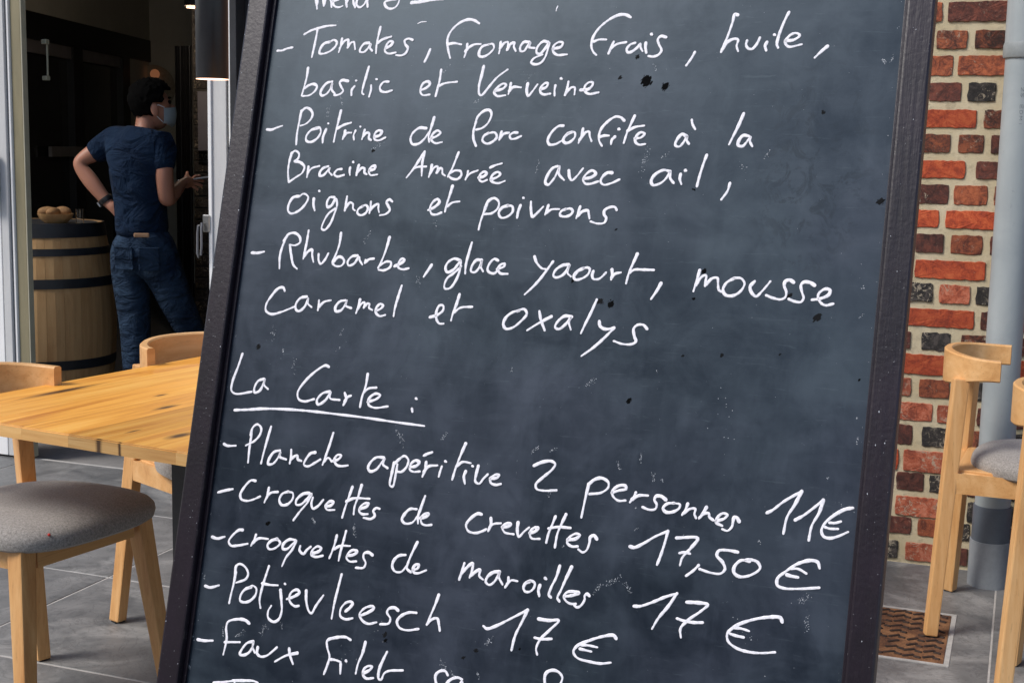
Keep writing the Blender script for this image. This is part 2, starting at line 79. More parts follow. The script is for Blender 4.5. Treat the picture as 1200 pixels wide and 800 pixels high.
 ('planche', [(0,"-377.4,-143.3 -378,-158.3 -377.3,-179.6"), (0,"-378.7,-145.3 -377,-136.1 -371.1,-131.5 -364.8,-135.5 -365,-143 -371.7,-152 -383.8,-159.2"), (0,"-350.7,-132.3 -353.7,-148.3 -356.5,-165.3 -358.2,-178.5"), (0,"-333.4,-160.1 -341.7,-162.9 -347.8,-172.7 -348,-178.3 -341.6,-177.6 -335.2,-169.6 -332.1,-161.8 -333,-167.5 -323.3,-170.1"), (0,"-317.7,-157.6 -316.9,-165.8 -317.4,-174.1"), (0,"-316.8,-170.3 -312.3,-165.3 -308.2,-163.9 -306.5,-168.3 -301.4,-169.6"), (0,"-283.7,-157.3 -289.8,-159.2 -295.9,-168.1 -297.2,-173.7 -291.6,-175.3 -282.9,-170.3 -275.2,-165"), (0,"-261.9,-131.4 -264.6,-144.8 -268.3,-159.7 -271.2,-170.9"), (0,"-269.7,-167.1 -265.2,-162.1 -262.4,-162.7 -259.4,-166"), (0,"-257.5,-164.9 -250.6,-162.3 -247.1,-157.4 -252.4,-157.1 -256,-163.8 -251.7,-169.1 -245.3,-169.9 -236.3,-168")]),
 ('aperitive', [(0,"-189.3,-153.5 -199.7,-154.6 -206.8,-161.6 -208.9,-168.1 -205.4,-171.7 -197.7,-168.7 -191.8,-160 -187.9,-154.6 -189.6,-161.5 -183,-165.3"), (0,"-175,-158.2 -176.3,-170.7 -176.9,-185 -173.1,-186.3 -171.1,-171.9 -170.4,-159.5"), (0,"-173.9,-158.9 -168.7,-153.1 -162.3,-148.8 -156.8,-152.7 -157.7,-160.7 -163.7,-167.6 -169.2,-168.2"), (0,"-153.7,-161.2 -145.1,-158.5 -142.2,-153.8 -146.9,-152.5 -152.3,-156.6 -153.3,-163.8 -148.1,-165.9 -140,-164.6"), (0,"-137,-145.6 -132.4,-143 -126.9,-140.7"), (0,"-133.1,-152.8 -133.3,-161.6 -135.7,-170.1"), (0,"-134.5,-164.4 -129.5,-157.7 -118.1,-155.2"), (0,"-112.2,-155.8 -113.7,-162.1 -114.5,-167.7"), (0,"-108.6,-149.3 -107.2,-149.8"), (0,"-85.2,-126.2 -89.3,-138.5 -94,-154.7 -96.9,-169.3"), (0,"-93.2,-153.2 -86.2,-147.7 -75.7,-148"), (0,"-81,-158.1 -82.6,-163.8 -80.2,-172.2"), (0,"-73.4,-151 -72.4,-151.3"), (0,"-65.9,-150.2 -67.4,-160.4 -67.3,-168.2 -62.3,-170.2 -57.5,-163.6 -52.9,-158.4"), (0,"-49.1,-162.7 -40.9,-160.9 -38.5,-157.5 -43.2,-157.7 -49.1,-162.7 -47.6,-167.7 -41.7,-169.2 -35.4,-167.5")]),
 ('figure_two', [(0,"2.5,-142.3 11.5,-137.4 23,-135 27.9,-137.8 25,-144.1 14.5,-154.6 7.3,-163 8.8,-167.9 17.1,-169 32.8,-166.8")]),
 ('personnes', [(0,"70.3,-155.5 68.4,-169.4 65.9,-193"), (0,"69.6,-156.7 75.9,-150.2 84.4,-147.2 92.7,-150.8 93.4,-156.5 86.3,-163.1 72.5,-166.4"), (0,"98.4,-161.7 106.7,-158.3 114.2,-155.8 113,-152.6 106.1,-153.1 98.9,-159.2 99.6,-164.9 106.2,-169.6 114.8,-168.6"), (0,"125.8,-158.5 123.8,-163.7 120.2,-169.9"), (0,"122.3,-166.4 129.5,-161.4 140,-160.2"), (0,"160.3,-162.2 154.9,-159.2 149.1,-159.9 147.8,-164.2 150.9,-168.7 149.7,-173.7 143.1,-175.3 135.2,-173.4"), (0,"169.9,-164.8 162.5,-166.5 158.4,-171.9 161.8,-175.5 169.3,-174.6 176.3,-169.7 176.7,-165.6 169.9,-164.8"), (0,"185.4,-163.8 183.6,-170.4 180.4,-176.3"), (0,"181.5,-174.6 188.5,-168.9 194.2,-168.2 194,-173.9 196,-177.6"), (0,"206.3,-165.1 203.6,-171.1 199.4,-178"), (0,"200.1,-176.7 205.4,-171.7 209.4,-171.2 210.7,-175 215.1,-177.7"), (0,"218.4,-178.1 227,-174.6 229.8,-170.3 224.8,-169.3 219.2,-174.8 218.5,-179.7 225.4,-182.5"), (0,"243.1,-175.5 240.6,-172.2 237.4,-172.1 236.7,-176.6 236,-182.3 231.6,-187.1 225.8,-186")]),
 ('price', [(0,"271.8,-163 277.1,-159.7 288.7,-148.8 306,-136.3"), (0,"306,-136.3 300,-151.4 293.4,-164.8 291.2,-182.3"), (0,"302.3,-166.8 310.3,-161.1 318.9,-153.1 329.1,-142.9"), (0,"329.1,-142.9 326.2,-156.1 319.8,-170.9 318.2,-185.9"), (0,"359.9,-147.3 352.5,-149.5 342.4,-156.4 332.6,-167 330.3,-175 333.1,-180.1 339.4,-181.1 347.5,-178.2 357.4,-172.3"), (0,"337.9,-165.2 343.2,-164.9 349.1,-162.6"), (0,"333.7,-170.4 338.4,-171.3 346.8,-170.6")]),
 ('dash', [(0,"-415.2,-221.2 -404.6,-217.5 -394.4,-214.7")]),
 ('croquettes', [(0,"-363,-200.9 -369.6,-201.1 -378,-210.4 -382.4,-220.2 -380.1,-225.4 -372.2,-226.7 -363.8,-224.4 -353.3,-219"), (0,"-342.5,-207.2 -343.4,-215.6 -346.2,-225.5"), (0,"-344.7,-221.3 -339.4,-213.3 -329,-210.6"), (0,"-314.3,-208.5 -322.3,-212.2 -325.5,-219.9 -321.4,-225.5 -313.1,-223.9 -306.8,-215.9 -307.8,-209.6 -314.3,-208.9"), (0,"-284.8,-206.9 -293,-208.8 -301.3,-217.1 -301.1,-222.5 -295.2,-222.3 -287.8,-215.5 -281.6,-207.5 -285.3,-217.9 -294.1,-229.8 -301.9,-241.7"), (0,"-278.9,-211.7 -279.9,-219 -277,-224.7 -271.1,-221.6 -264.1,-212.6"), (0,"-258.8,-220.1 -251.9,-217.5 -250,-213.7 -254.6,-213.3 -260,-219.4 -257.3,-223.6 -247,-222.7"), (0,"-226.6,-193 -229.8,-205.9 -233.1,-218.8 -235.2,-230.2"), (0,"-214.4,-189.4 -217,-202.6 -220.3,-215.5 -220.4,-224.5"), (0,"-232.2,-210.7 -222.7,-206 -201.5,-204"), (0,"-212.9,-217.3 -204.3,-213.6 -201.8,-209.7 -206.8,-210 -212.2,-214.5 -213.5,-220 -209,-223.1 -201.6,-222.2"), (0,"-186.6,-214.1 -191.1,-213.8 -194.6,-217.7 -191.8,-222.7 -196.3,-227.2 -206.4,-227.2")]),
 ('de', [(0,"-138.3,-208.7 -147,-209.7 -153.9,-217.6 -155.7,-223.1 -151.6,-226.9 -142,-224.9 -136.2,-217.2"), (0,"-129.2,-192.2 -132.8,-206.2 -135.2,-217 -134.2,-224.8"), (0,"-132.1,-218.4 -124.6,-215.7 -122.2,-212.3 -127,-212.9 -131.1,-218.3 -129.4,-224.2 -124.3,-225.8 -116.7,-224.3")]),
 ('crevettes', [(0,"-55.1,-204.6 -59.8,-204.3 -67.6,-210.4 -72.8,-218.8 -69.5,-225.3 -60.7,-226.7 -52.6,-224 -47.4,-220.8"), (0,"-42.9,-207.4 -42,-214.1 -44.4,-222.1"), (0,"-43.1,-217.7 -38.9,-213.7 -29.8,-211.7"), (0,"-27.4,-215.7 -20.2,-213.9 -17.8,-211.1 -22.5,-210.8 -27.4,-215.7 -24,-221.2 -12.7,-222"), (0,"-8.9,-208.3 -8.8,-216.7 -6,-224 -0.4,-217.4 5.3,-211.9"), (0,"6.8,-218 12.9,-215.5 16,-211.2 11.5,-211.5 6.7,-217.1 9.3,-223.5 19.3,-223.1"), (0,"35.3,-195.9 32.5,-205.5 29.3,-215.9 27.8,-225.9"), (0,"47.5,-192.2 43.2,-204.1 39.9,-214.6 38.7,-229.8"), (0,"28.6,-210.2 39.9,-207.1 54.5,-206.4"), (0,"53.1,-219.6 61.8,-217.6 66.5,-212.9 62,-211.8 54.5,-216.9 52.6,-223 58.3,-226.4 65.3,-225.5"), (0,"86.7,-214.4 83.1,-211.1 79,-213.7 78.8,-219.6 76.3,-228.2 72.2,-231.2 66.6,-228.6")]),
 ('price', [(0,"125.8,-217.7 130.7,-218.1 141.1,-212 153.2,-203.1 166.5,-195.7"), (0,"166.5,-195.7 163.9,-211.1 160.9,-223.9 158.3,-233"), (0,"176.9,-201.7 200.2,-199.1 193.9,-210.2 185.5,-221.7 183.7,-230.2"), (0,"181.8,-217.4 187,-215.9 193.5,-216.5"), (0,"204.3,-227.4 198.6,-234.3 191.8,-240.4"), (0,"244.9,-208 234.8,-207.5 224.5,-209.3 223,-214.6 229.9,-220.8 233.1,-227.5 229.1,-232.8 218.7,-233.6 205.7,-231.3"), (0,"258.5,-215.9 249.3,-216.2 242.8,-224.2 243.4,-230.2 250,-233.3 262,-229.6 270.4,-221.4 266.7,-215.4 256.3,-214.2 253.3,-215.2"), (0,"332,-212.9 329.5,-207.3 322.5,-206.3 309,-211.7 296.9,-221.8 289.6,-229.8 290.3,-236.7 297.5,-238.7 313.4,-237 333.4,-233"), (0,"302.5,-217.4 310.5,-216.9 318.8,-220.3"), (0,"299.2,-224.5 304.3,-225.2 310.7,-225.5")]),
 ('price', [(0,"137.4,-280.9 144.3,-279.9 158.8,-273 171,-266.1 183.7,-260.5"), (0,"183.7,-260.5 175.3,-275.7 166,-289.5 160.2,-301.7"), (0,"195.2,-268.1 207.4,-266.9 218.4,-267.3 211.5,-275.5 198.9,-286.6 191.5,-296.9 192.9,-305.9"), (0,"186.6,-286.8 194.8,-288.2 205.4,-288.2 214.8,-286.8"), (0,"298.9,-273.4 296.5,-269.4 284.5,-270.6 266.7,-276.3 251.1,-284.7 242.7,-294.1 244.2,-301.9 253.4,-307.5 266,-309.5 280.2,-308.6 294.4,-305.5"), (0,"248.2,-286.8 257.5,-286.8 265.4,-288.1"), (0,"245.8,-294 252.2,-295 260,-295.4")]),
 ('dash', [(0,"-415.1,-276.8 -407.1,-277.7 -397,-274.1")]),
 ('croquettes', [(0,"-372.3,-262.7 -377.3,-263.3 -386,-271.2 -390.2,-279.2 -386.2,-283.6 -376.5,-282.4 -362.5,-278.3"), (0,"-352.2,-266 -354,-272.6 -357.2,-279.8"), (0,"-355.5,-276.5 -347.9,-270 -334,-268.8"), (0,"-321.3,-267.1 -329.4,-270.4 -333.9,-276.4 -331.1,-280.6 -322.8,-278.6 -316.4,-271.4 -321.3,-267.1"), (0,"-295.7,-265.1 -304.5,-265.7 -312,-272.7 -311.6,-277.7 -305.9,-277.3 -299.4,-271 -294.3,-265.5 -298.5,-277.2 -305.5,-287.2 -309.7,-298.6"), (0,"-287.8,-271.3 -288,-276.7 -282.2,-280.1 -277.8,-274.5 -273.2,-270.3"), (0,"-270,-278 -261.2,-274.1 -258.6,-270.2 -264,-268.7 -270.5,-274.4 -271.2,-279.9 -264.3,-281.3 -255.3,-278.7"), (0,"-239.5,-252.5 -241,-263.4 -243.6,-273.5 -245.8,-280.1"), (0,"-227.7,-245.6 -229.5,-257.4 -231.7,-270.2 -232.8,-281.4"), (0,"-240.2,-268.6 -233.6,-264.2 -219.6,-262.4"), (0,"-221.9,-274.2 -213.1,-271.6 -209.6,-267.6 -214.9,-266.5 -221.3,-271.5 -222.6,-277 -218,-280.4 -209,-279.2"), (0,"-188.6,-268.9 -194,-266.6 -199.8,-268.6 -200.2,-273.1 -196.2,-279.6 -198.4,-285.2 -208.4,-286.6")]),
 ('de', [(0,"-145.5,-263.1 -154.1,-265.2 -160.1,-272.1 -160.7,-279.2 -156.5,-283.8 -148.7,-283.3 -141.1,-273.9"), (0,"-132.1,-246.5 -136.5,-257.6 -140.6,-270.3 -141.5,-278.3 -136.1,-281.9"), (0,"-133.9,-279 -128,-276.4 -126.7,-271.9 -130.5,-272.4 -133.8,-277.2 -132.3,-281.3 -127.3,-282 -116.3,-277")]),
 ('maroilles', [(0,"-69.3,-262.4 -71.2,-272 -73.4,-281.4"), (0,"-72.2,-276.4 -65.8,-267 -59,-261 -58.4,-266 -60.7,-277.4"), (0,"-60,-275.6 -52.4,-268.6 -48.8,-267.2 -48.9,-274.1 -43.7,-277.6"), (0,"-24.7,-266 -31.9,-267.5 -38.6,-273.5 -40.1,-279.6 -35.6,-282.4 -30.5,-279.1 -25.9,-270.9 -24.3,-265.9 -24.9,-271.6 -19.3,-279.5"), (0,"-13,-270.7 -12.6,-276.6 -15.6,-282.1"), (0,"-13.9,-278.4 -8.9,-273.5 -1.6,-273.4"), (0,"13,-271.8 8.7,-274.1 6.6,-279.4 8.9,-283.3 14.4,-283 19.2,-277.6 19.5,-272.6 14.7,-270.7 10.3,-272.2"), (0,"26,-274.1 24.9,-280.1 26.5,-285.7"), (0,"31.2,-265.4 32.6,-266.2"), (0,"47,-249.6 44.4,-262.4 39.6,-274.7 37.9,-283.2 40.5,-285.4"), (0,"61.1,-248.8 56,-262.4 51.4,-276.3 48.4,-285 51.1,-288.3"), (0,"56.6,-282.2 66.9,-279.1 72.7,-275.8 68.2,-275.2 59.5,-276.8 55.7,-282.3 58.9,-286.8 64.5,-289 70.6,-288.1"), (0,"85.2,-277.2 82.7,-275.5 80,-278 80.4,-282 76.9,-289.1 72.8,-291.7 69.1,-290.3")]),
 ('dash', [(0,"-415.8,-337.6 -408.5,-338.4 -395.9,-334")]),
 ('potjevleesch', [(0,"-374.3,-314.8 -374.9,-327.7 -376.9,-342.7 -377.9,-352.9"), (0,"-374.8,-316.7 -374.7,-307.5 -369.8,-304.1 -361.7,-306.7 -356.2,-314.1 -358.4,-320.8 -371.6,-327.3"), (0,"-349.5,-329.6 -357.6,-333.5 -362.8,-341.5 -362.5,-347.9 -356.2,-349.1 -348.1,-345.8 -341.7,-337.6 -341.8,-330.3 -347.6,-327.5 -351.6,-329.9"), (0,"-328,-301.1 -330.5,-312.4 -333.6,-327.3 -335,-343.8 -332.4,-352.2"), (0,"-334.3,-322.9 -323.5,-323.2 -311.9,-322.1"), (0,"-307.5,-327.2 -304.4,-339.4 -302.1,-351.6 -304.8,-361.9 -311.6,-366 -319.7,-362.4 -320.9,-354.4 -317.6,-347.6"), (0,"-302.4,-318.9 -301.7,-319.2"), (0,"-297,-336.5 -286.2,-331.3 -280.7,-326.1 -284.2,-323.5 -291.1,-326.7 -294.2,-334.3 -291.2,-340.1 -284.4,-343.3 -279.3,-342"), (0,"-271.7,-323 -270,-334.4 -264.7,-346.1 -260.7,-348.1 -255.9,-338.5 -247.5,-324.9"), (0,"-226.4,-297 -228.7,-312.4 -231.2,-330.5 -232.5,-350.1"), (0,"-214.7,-338.6 -210.3,-334.4 -207,-328.7 -209.3,-326.9 -216.1,-329.1 -222,-337.9 -220.9,-345.7 -213.4,-348.1 -204.6,-345.5"), (0,"-194.6,-340.9 -185.2,-336 -178.1,-329.7 -180.3,-327.9 -189.9,-331.4 -195.8,-339.3 -191.9,-345.7 -183.4,-348.8 -172.3,-345.4"), (0,"-146.3,-327.6 -150.9,-325.3 -158.5,-327.6 -160.2,-332.2 -155,-338.4 -156.2,-344.1 -167.3,-346.9"), (0,"-122.3,-326.9 -131.9,-328 -141.9,-333.8 -145.9,-340.5 -142,-346.8 -132,-348.4 -117.3,-344.7"), (0,"-96.5,-302.5 -99.7,-314.6 -103.8,-327.2 -107.2,-338"), (0,"-106.4,-337.1 -101.4,-331.2 -94.9,-329.3 -92.2,-334.9 -89.9,-342.2")]),
 ('price', [(0,"-36.7,-329.1 -32.2,-331.3 -20.8,-326.2 -2,-314.1 14.5,-303.3"), (0,"14.5,-303.3 9.3,-317.4 3.1,-333.4 0.6,-350.1"), (0,"28.9,-311.1 41.1,-310.9 53,-309.1 44,-320.4 33.1,-333.7 29.8,-344.1 31.8,-350"), (0,"26.6,-332.2 34.7,-332.6 46.7,-330.4"), (0,"121,-318.2 118.1,-315.5 107.1,-318 90.6,-325.4 77.5,-333.2 73.9,-340.3 79,-346 93.2,-347.8 107.1,-347.7 118,-344.9"), (0,"81.7,-331.3 91.2,-330.7 100.9,-331.1"), (0,"81.3,-335.9 88.4,-336.4 94.5,-336.7")]),
 ('sauce_price', [(0,"46.8,-387.4 43.6,-373.1 45.3,-367.6 52,-364 59.2,-364.8 64.2,-369.7 63.2,-376.4 59.6,-383.5 55.7,-387.5")]),
 ('dash', [(0,"-416.3,-403.7 -407,-403.6 -394.4,-401.6")]),
 ('faux', [(0,"-345.5,-373.1 -351.9,-370.1 -363.7,-370.8 -376,-375.9 -377.5,-383.5 -374.7,-395.8 -375.5,-406.8 -376.7,-415.7"), (0,"-376.5,-400.6 -365.8,-398.9 -355.2,-397.3"), (0,"-336.3,-393.4 -344.5,-396.5 -350.8,-404.7 -353,-411.4 -347.5,-411.8 -339.7,-406.5 -335.8,-396.9 -336.3,-393.4 -336.3,-400.6 -332.2,-406.2"), (0,"-329,-399.4 -328.9,-406.6 -323.1,-409.6 -315,-407.1 -307.5,-400.5 -302.3,-395.2"), (0,"-285.2,-393.9 -283.1,-401 -277.4,-410.8"), (0,"-273.2,-397.3 -288.1,-402.7 -302.5,-412.2")]),
 ('filet', [(0,"-204,-370.8 -210.4,-368.7 -224.3,-371.4 -234.8,-376.5 -233.7,-384.3 -229.2,-394.1 -230.7,-404.9 -233.8,-415.6"), (0,"-228.7,-397.5 -220.6,-397.1 -213.3,-398.2"), (0,"-213,-400.3 -212,-411.4"), (0,"-206.5,-395.7 -205.9,-396.1"), (0,"-183.8,-370.3 -185.9,-383.7 -190.1,-396.5 -191.5,-408"), (0,"-181.7,-406.4 -173.5,-400.7 -171.1,-396.9 -176,-396.8 -181.4,-401.2 -182.1,-407.4 -177,-411.3 -167.9,-409.3"), (0,"-154,-376.8 -158.4,-387.9 -161.5,-398.7 -160.8,-409 -157.4,-409.3 -154.5,-401.9 -149.1,-398.1 -131,-394.4")]),
 ('sauce', [(0,"-73.8,-390.2 -77.2,-386.5 -83.7,-387.3 -88.8,-392.7 -87.8,-400.1 -82.9,-409.5 -86,-415.1"), (0,"-55.6,-392.2 -60.5,-390.9 -67.7,-393.4 -73.6,-399.5 -75.3,-408.2 -71.3,-410.9 -60.7,-405.7 -55.3,-394.7 -53.8,-406.2")]),
 ('next_line', [(0,"-384.9,-451.4 -371.2,-448.2 -358.6,-444.8"), (0,"-358.7,-444.3 -341.8,-441.6 -329.2,-439.9 -322.6,-440.9"), (0,"-355.3,-445.1 -355.8,-456 -355.4,-465")]),
]
SPOTS = [(85.7, 305.3, 8.1, 9.0, 1), (109.5, 300.4, 5.0, 6.9, 1), (72.2, 334.5, 3.6, 3.0, 0.6), (54.3, 310.4, 3.1, 3.0, 0.4), (73.0, 48.2, 4.5, 5.8, 1), (59.5, 50.3, 6.1, 4.4, 0.5), (106.3, -58.3, 3.9, 3.8, 0.9), (23.9, 71.8, 3.1, 2.5, 1), (168.1, 59.9, 2.9, 1.9, 0.8), (176.4, 90.9, 3.8, 3.8, 0.8), (304.8, 48.2, 7.2, 5.5, 0.5), (280.0, 32.7, 3.6, 2.7, 0.35), (272.7, 70.1, 3.6, 4.6, 0.7), (-256.6, 218.1, 3.6, 2.7, 0.6), (-337.4, -250.3, 6.0, 3.1, 0.9), (-384.3, -34.9, 6.2, 4.3, 0.6), (-157.8, -364.3, 3.3, 2.9, 0.9), (-159.9, -357.7, 4.4, 3.9, 0.6), (-42.2, -357.7, 4.2, 2.8, 0.6), (-57.0, -367.8, 4.2, 2.4, 0.4), (10.2, -347.4, 1.8, 1.7, 1), (155.0, 182.3, 3.4, 1.4, 1), (69.4, 133.3, 2.5, 1.5, 0.7), (290.0, 271.1, 3.7, 2.8, 0.6), (-414.6, 389.3, 10.3, 8.0, 0.35), (31.1, -187.9, 6.1, 4.7, 0.3), (91.0, -187.3, 4.9, 4.7, 0.3), (307.6, 277.8, 8.1, 7.5, 0.25), (359.4, 368.7, 4.4, 6.6, 0.3), (332.1, 355.0, 8.1, 7.6, 0.2), (206.0, 0.2, 2.8, 2.8, 0.5), (162.3, -4.1, 2.9, 1.9, 0.5), (268.9, 6.0, 1.8, 1.8, 0.5), (358.9, 175.7, 6.1, 4.6, 0.45), (344.9, 174.3, 4.4, 2.8, 0.3), (354.2, -14.3, 1.7, 1.8, 0.8), (-390.4, 145.9, 7.6, 2.2, 0.25), (-367.0, 343.6, 5.0, 6.7, 0.3), (10.4, 44.2, 2.1, 2.0, 0.3)]
DUST = [(-122.5, 282.4, 6.7, 10), (-172.6, 317.3, 11.5, 6), (95.1, 321.3, 6.1, 4), (-59.3, 309.6, 8.7, 5), (-327.1, 268.3, 9.9, 12), (-310.6, 281.5, 7.4, 8), (-251.4, 223.6, 7.1, 10), (-35.5, 204.0, 6.4, 8), (94.0, 212.0, 14.1, 22), (118.2, 220.4, 6.0, 6), (207.2, 209.8, 7.6, 8), (-172.7, 59.6, 9.1, 8), (-159.3, 131.0, 5.7, 4), (-249.7, 109.3, 9.5, 8), (-365.7, -16.3, 12.4, 10), (-269.5, -28.3, 3.6, 6), (-347.5, -37.5, 3.7, 6), (-329.4, -51.0, 14.6, 8), (-268.6, -9.3, 4.7, 4), (-38.3, -34.7, 4.2, 5), (57.1, -43.4, 10.1, 14), (135.1, -23.4, 2.9, 3), (-170.0, -128.2, 11.2, 26), (-114.5, -121.6, 5.5, 10), (1.5, -124.5, 5.2, 14), (22.3, -123.3, 5.1, 6), (102.6, -131.1, 4.9, 10), (128.0, -118.9, 5.8, 10), (143.2, -140.7, 7.7, 10), (153.9, -141.4, 3.8, 6), (130.0, -198.5, 2.9, 5), (183.3, -199.1, 2.8, 4), (25.9, -170.3, 8.2, 5), (-273.5, -239.2, 4.7, 18), (-217.5, -242.4, 9.1, 14), (112.0, -256.9, 9.7, 24), (93.5, -268.9, 9.8, 14), (127.3, -261.3, 7.7, 14), (317.1, -247.5, 10.5, 16), (323.8, -271.2, 12.1, 14), (331.5, -119.6, 2.6, 3), (266.9, -194.7, 3.6, 5), (-358.3, -387.5, 8.5, 14), (-380.6, -388.9, 6.1, 8), (-323.3, -374.9, 11.9, 14), (-299.9, -368.2, 7.1, 6), (-80.1, -381.2, 10.6, 12), (-68.5, -387.0, 5.3, 8), (-36.8, -383.7, 5.2, 8), (-28.9, -346.0, 7.3, 16), (48.2, -227.9, 2.0, 3), (127.4, -175.4, 2.9, 3), (348.9, 326.6, 5.3, 12), (356.7, 329.4, 3.5, 8), (359.8, 364.0, 1.8, 2), (349.7, 83.0, 2.6, 4), (350.7, 53.1, 3.5, 4), (355.3, -54.6, 2.6, 5), (358.2, -76.6, 3.5, 8), (-418.5, -326.2, 6.2, 6), (-423.5, -437.5, 3.7, 14), (-424.3, -400.9, 2.5, 6), (234.2, 224.7, 7.5, 8), (215.9, -58.6, 37.0, 8), (343.5, -153.8, 21.6, 8), (258.3, -290.1, 35.7, 8), (-192.1, -379.7, 55.5, 10)]
BRICK_ROWS = [(1.7787, 1.8402, [(-0.146, -0.0557, 'o'), (-0.0396, 0.1628, 'm')]), (1.6941, 1.7519, [(-0.0686, 0.0252, 'd'), (0.0478, 0.1382, 'd')]), (1.6107, 1.6728, [(-0.1308, -0.0129, 'o'), (0.0014, 0.199, 'o')]), (1.5294, 1.5885, [(-0.081, 0.0174, 'm'), (0.0363, 0.1209, 'k'), (0.1438, 0.2346, 'd')]), (1.4458, 1.5033, [(-0.1475, 0.0687, 'r'), (0.0906, 0.2101, 'd')]), (1.3673, 1.4255, [(-0.111, -0.0063, 'd'), (0.0179, 0.0956, 'd'), (0.1161, 0.2052, 'm')]), (1.2857, 1.3409, [(-0.1703, 0.0439, 'r'), (0.0769, 0.2334, 'm')]), (1.2024, 1.2647, [(-0.1093, -0.0021, 'm'), (0.015, 0.1163, 'o'), (0.1368, 0.2337, 'd')]), (1.1256, 1.1827, [(-0.2371, -0.0275, 'r'), (-0.0064, 0.2008, 'r')]), (1.0443, 1.1049, [(-0.0959, -0.0068, 'm'), (0.0143, 0.1109, 'o'), (0.1342, 0.229, 'm')]), (0.9613, 1.0208, [(-0.0923, 0.1266, 'r'), (0.1473, 0.3431, 'r')]), (0.8821, 0.9427, [(-0.1308, -0.0314, 'k'), (-0.0109, 0.084, 'x'), (0.1023, 0.2014, 'k'), (0.2219, 0.3133, 'm')]), (0.8025, 0.8612, [(-0.1153, 0.1021, 'r'), (0.1212, 0.2092, 'm'), (0.2297, 0.409, 'r')]), (0.7241, 0.7829, [(-0.1926, -0.0917, 'm'), (-0.058, 0.0341, 'k'), (0.0658, 0.16, 'd'), (0.2272, 0.319, 'm')]), (0.6424, 0.7086, [(-0.1744, 0.0442, 'r'), (0.0654, 0.165, 'm'), (0.222, 0.4198, 'r')]), (0.5676, 0.6283, [(-0.1782, -0.0812, 'x'), (-0.0563, 0.0397, 'o'), (0.0583, 0.1518, 'k'), (0.2297, 0.3244, 'm')]), (0.4867, 0.5463, [(-0.2068, -0.0088, 'x'), (0.0059, 0.107, 'x'), (0.1307, 0.2221, 'm'), (0.2402, 0.4309, 'm')]), (0.404, 0.4696, [(-0.1663, -0.0684, 'm'), (-0.0378, 0.055, 'k'), (0.0749, 0.1699, 'd'), (0.2273, 0.3683, 'k')]), (0.3153, 0.3869, [(-0.324, -0.1091, 'r'), (-0.0926, 0.1095, 'x'), (0.1307, 0.2225, 'm'), (0.2433, 0.4424, 'm')]), (0.2492, 0.3096, [(-0.2214, -0.1242, 'd'), (-0.1104, -0.0216, 'm'), (-0.0048, 0.09, 'k'), (0.114, 0.2062, 'm'), (0.2271, 0.3203, 'k')]), (0.1626, 0.229, [(-0.3443, -0.1304, 'm'), (-0.1091, 0.0979, 'x'), (0.1192, 0.2116, 'k'), (0.243, 0.2638, 'k'), (0.2872, 0.3975, 'm')]), (0.0989, 0.1568, [(-0.1515, -0.0548, 'm'), (-0.033, 0.0673, 'o'), (0.0888, 0.1315, 'k'), (0.2448, 0.4021, 'm')]), (0.0116, 0.0728, [(-0.1858, -0.0911, 'k'), (-0.069, 0.0293, 'x'), (0.051, 0.1315, 'm'), (0.2478, 0.2687, 'k'), (0.2947, 0.408, 'm')])]

# ------------------------------------------------------------------ helpers
def tag(o, label=None, cat=None, group=None, kind=None):
    if label: o['label'] = label
    if cat: o['category'] = cat
    if group: o['group'] = group
    if kind: o['kind'] = kind
    return o
def empty(name, loc=(0, 0, 0), rz=0):
    o = bpy.data.objects.new(name, None); COL.objects.link(o); o.location = loc; o.rotation_euler = (0, 0, rz); o.empty_display_size = .1
    return o
def link(name, me, m, parent=None, smooth=False):
    if m is not None and not len(me.materials): me.materials.append(m)
    o = bpy.data.objects.new(name, me); COL.objects.link(o)
    if parent: o.parent = parent
    if smooth:
        me.shade_smooth(); me.set_sharp_from_angle(angle=math.radians(38))
    return o
def mesh(name, v, f):
    me = bpy.data.meshes.new(name); me.from_pydata([tuple(x) for x in v], [], f); me.update(); return me
def fin(name, bm, m, parent=None, smooth=False):
    bmesh.ops.recalc_face_normals(bm, faces=bm.faces)
    me = bpy.data.meshes.new(name); bm.to_mesh(me); bm.free()
    return link(name, me, m, parent, smooth)
def box(bm, x0, x1, y0, y1, z0, z1, bev=0, seg=1, M=None):
    r = bmesh.ops.create_cube(bm, size=1)
    vs = r['verts']
    for v in vs:
        v.co = Vector((x0 if v.co.x < 0 else x1, y0 if v.co.y < 0 else y1, z0 if v.co.z < 0 else z1))
    if M is not None: bmesh.ops.transform(bm, matrix=M, verts=vs)
    if bev > 0:
        es = list({e for v in vs for e in v.link_edges})
        bmesh.ops.bevel(bm, geom=es, offset=bev, segments=seg, affect='EDGES', profile=.6)
def bar(bm, p0, p1, w0, w1, d0=None, d1=None, bev=.003, xdir=(1, 0, 0)):
    """tapered square bar from p0 to p1 (widths w along xdir, d across)"""
    p0, p1 = Vector(p0), Vector(p1); d0 = d0 or w0; d1 = d1 or w1
    ax = (p1-p0).normalized(); X = Vector(xdir); X = (X - ax*X.dot(ax)).normalized(); Y = ax.cross(X)
    r = bmesh.ops.create_cube(bm, size=1); vs = r['verts']
    for v in vs:
        t = v.co.z > 0; p = p1 if t else p0; ww = (w1 if t else w0)/2; dd = (d1 if t else d0)/2
        v.co = p + X*(ww if v.co.x > 0 else -ww) + Y*(dd if v.co.y > 0 else -dd)
    if bev: bmesh.ops.bevel(bm, geom=list({e for v in vs for e in v.link_edges}), offset=bev, segments=2, affect='EDGES', profile=.6)
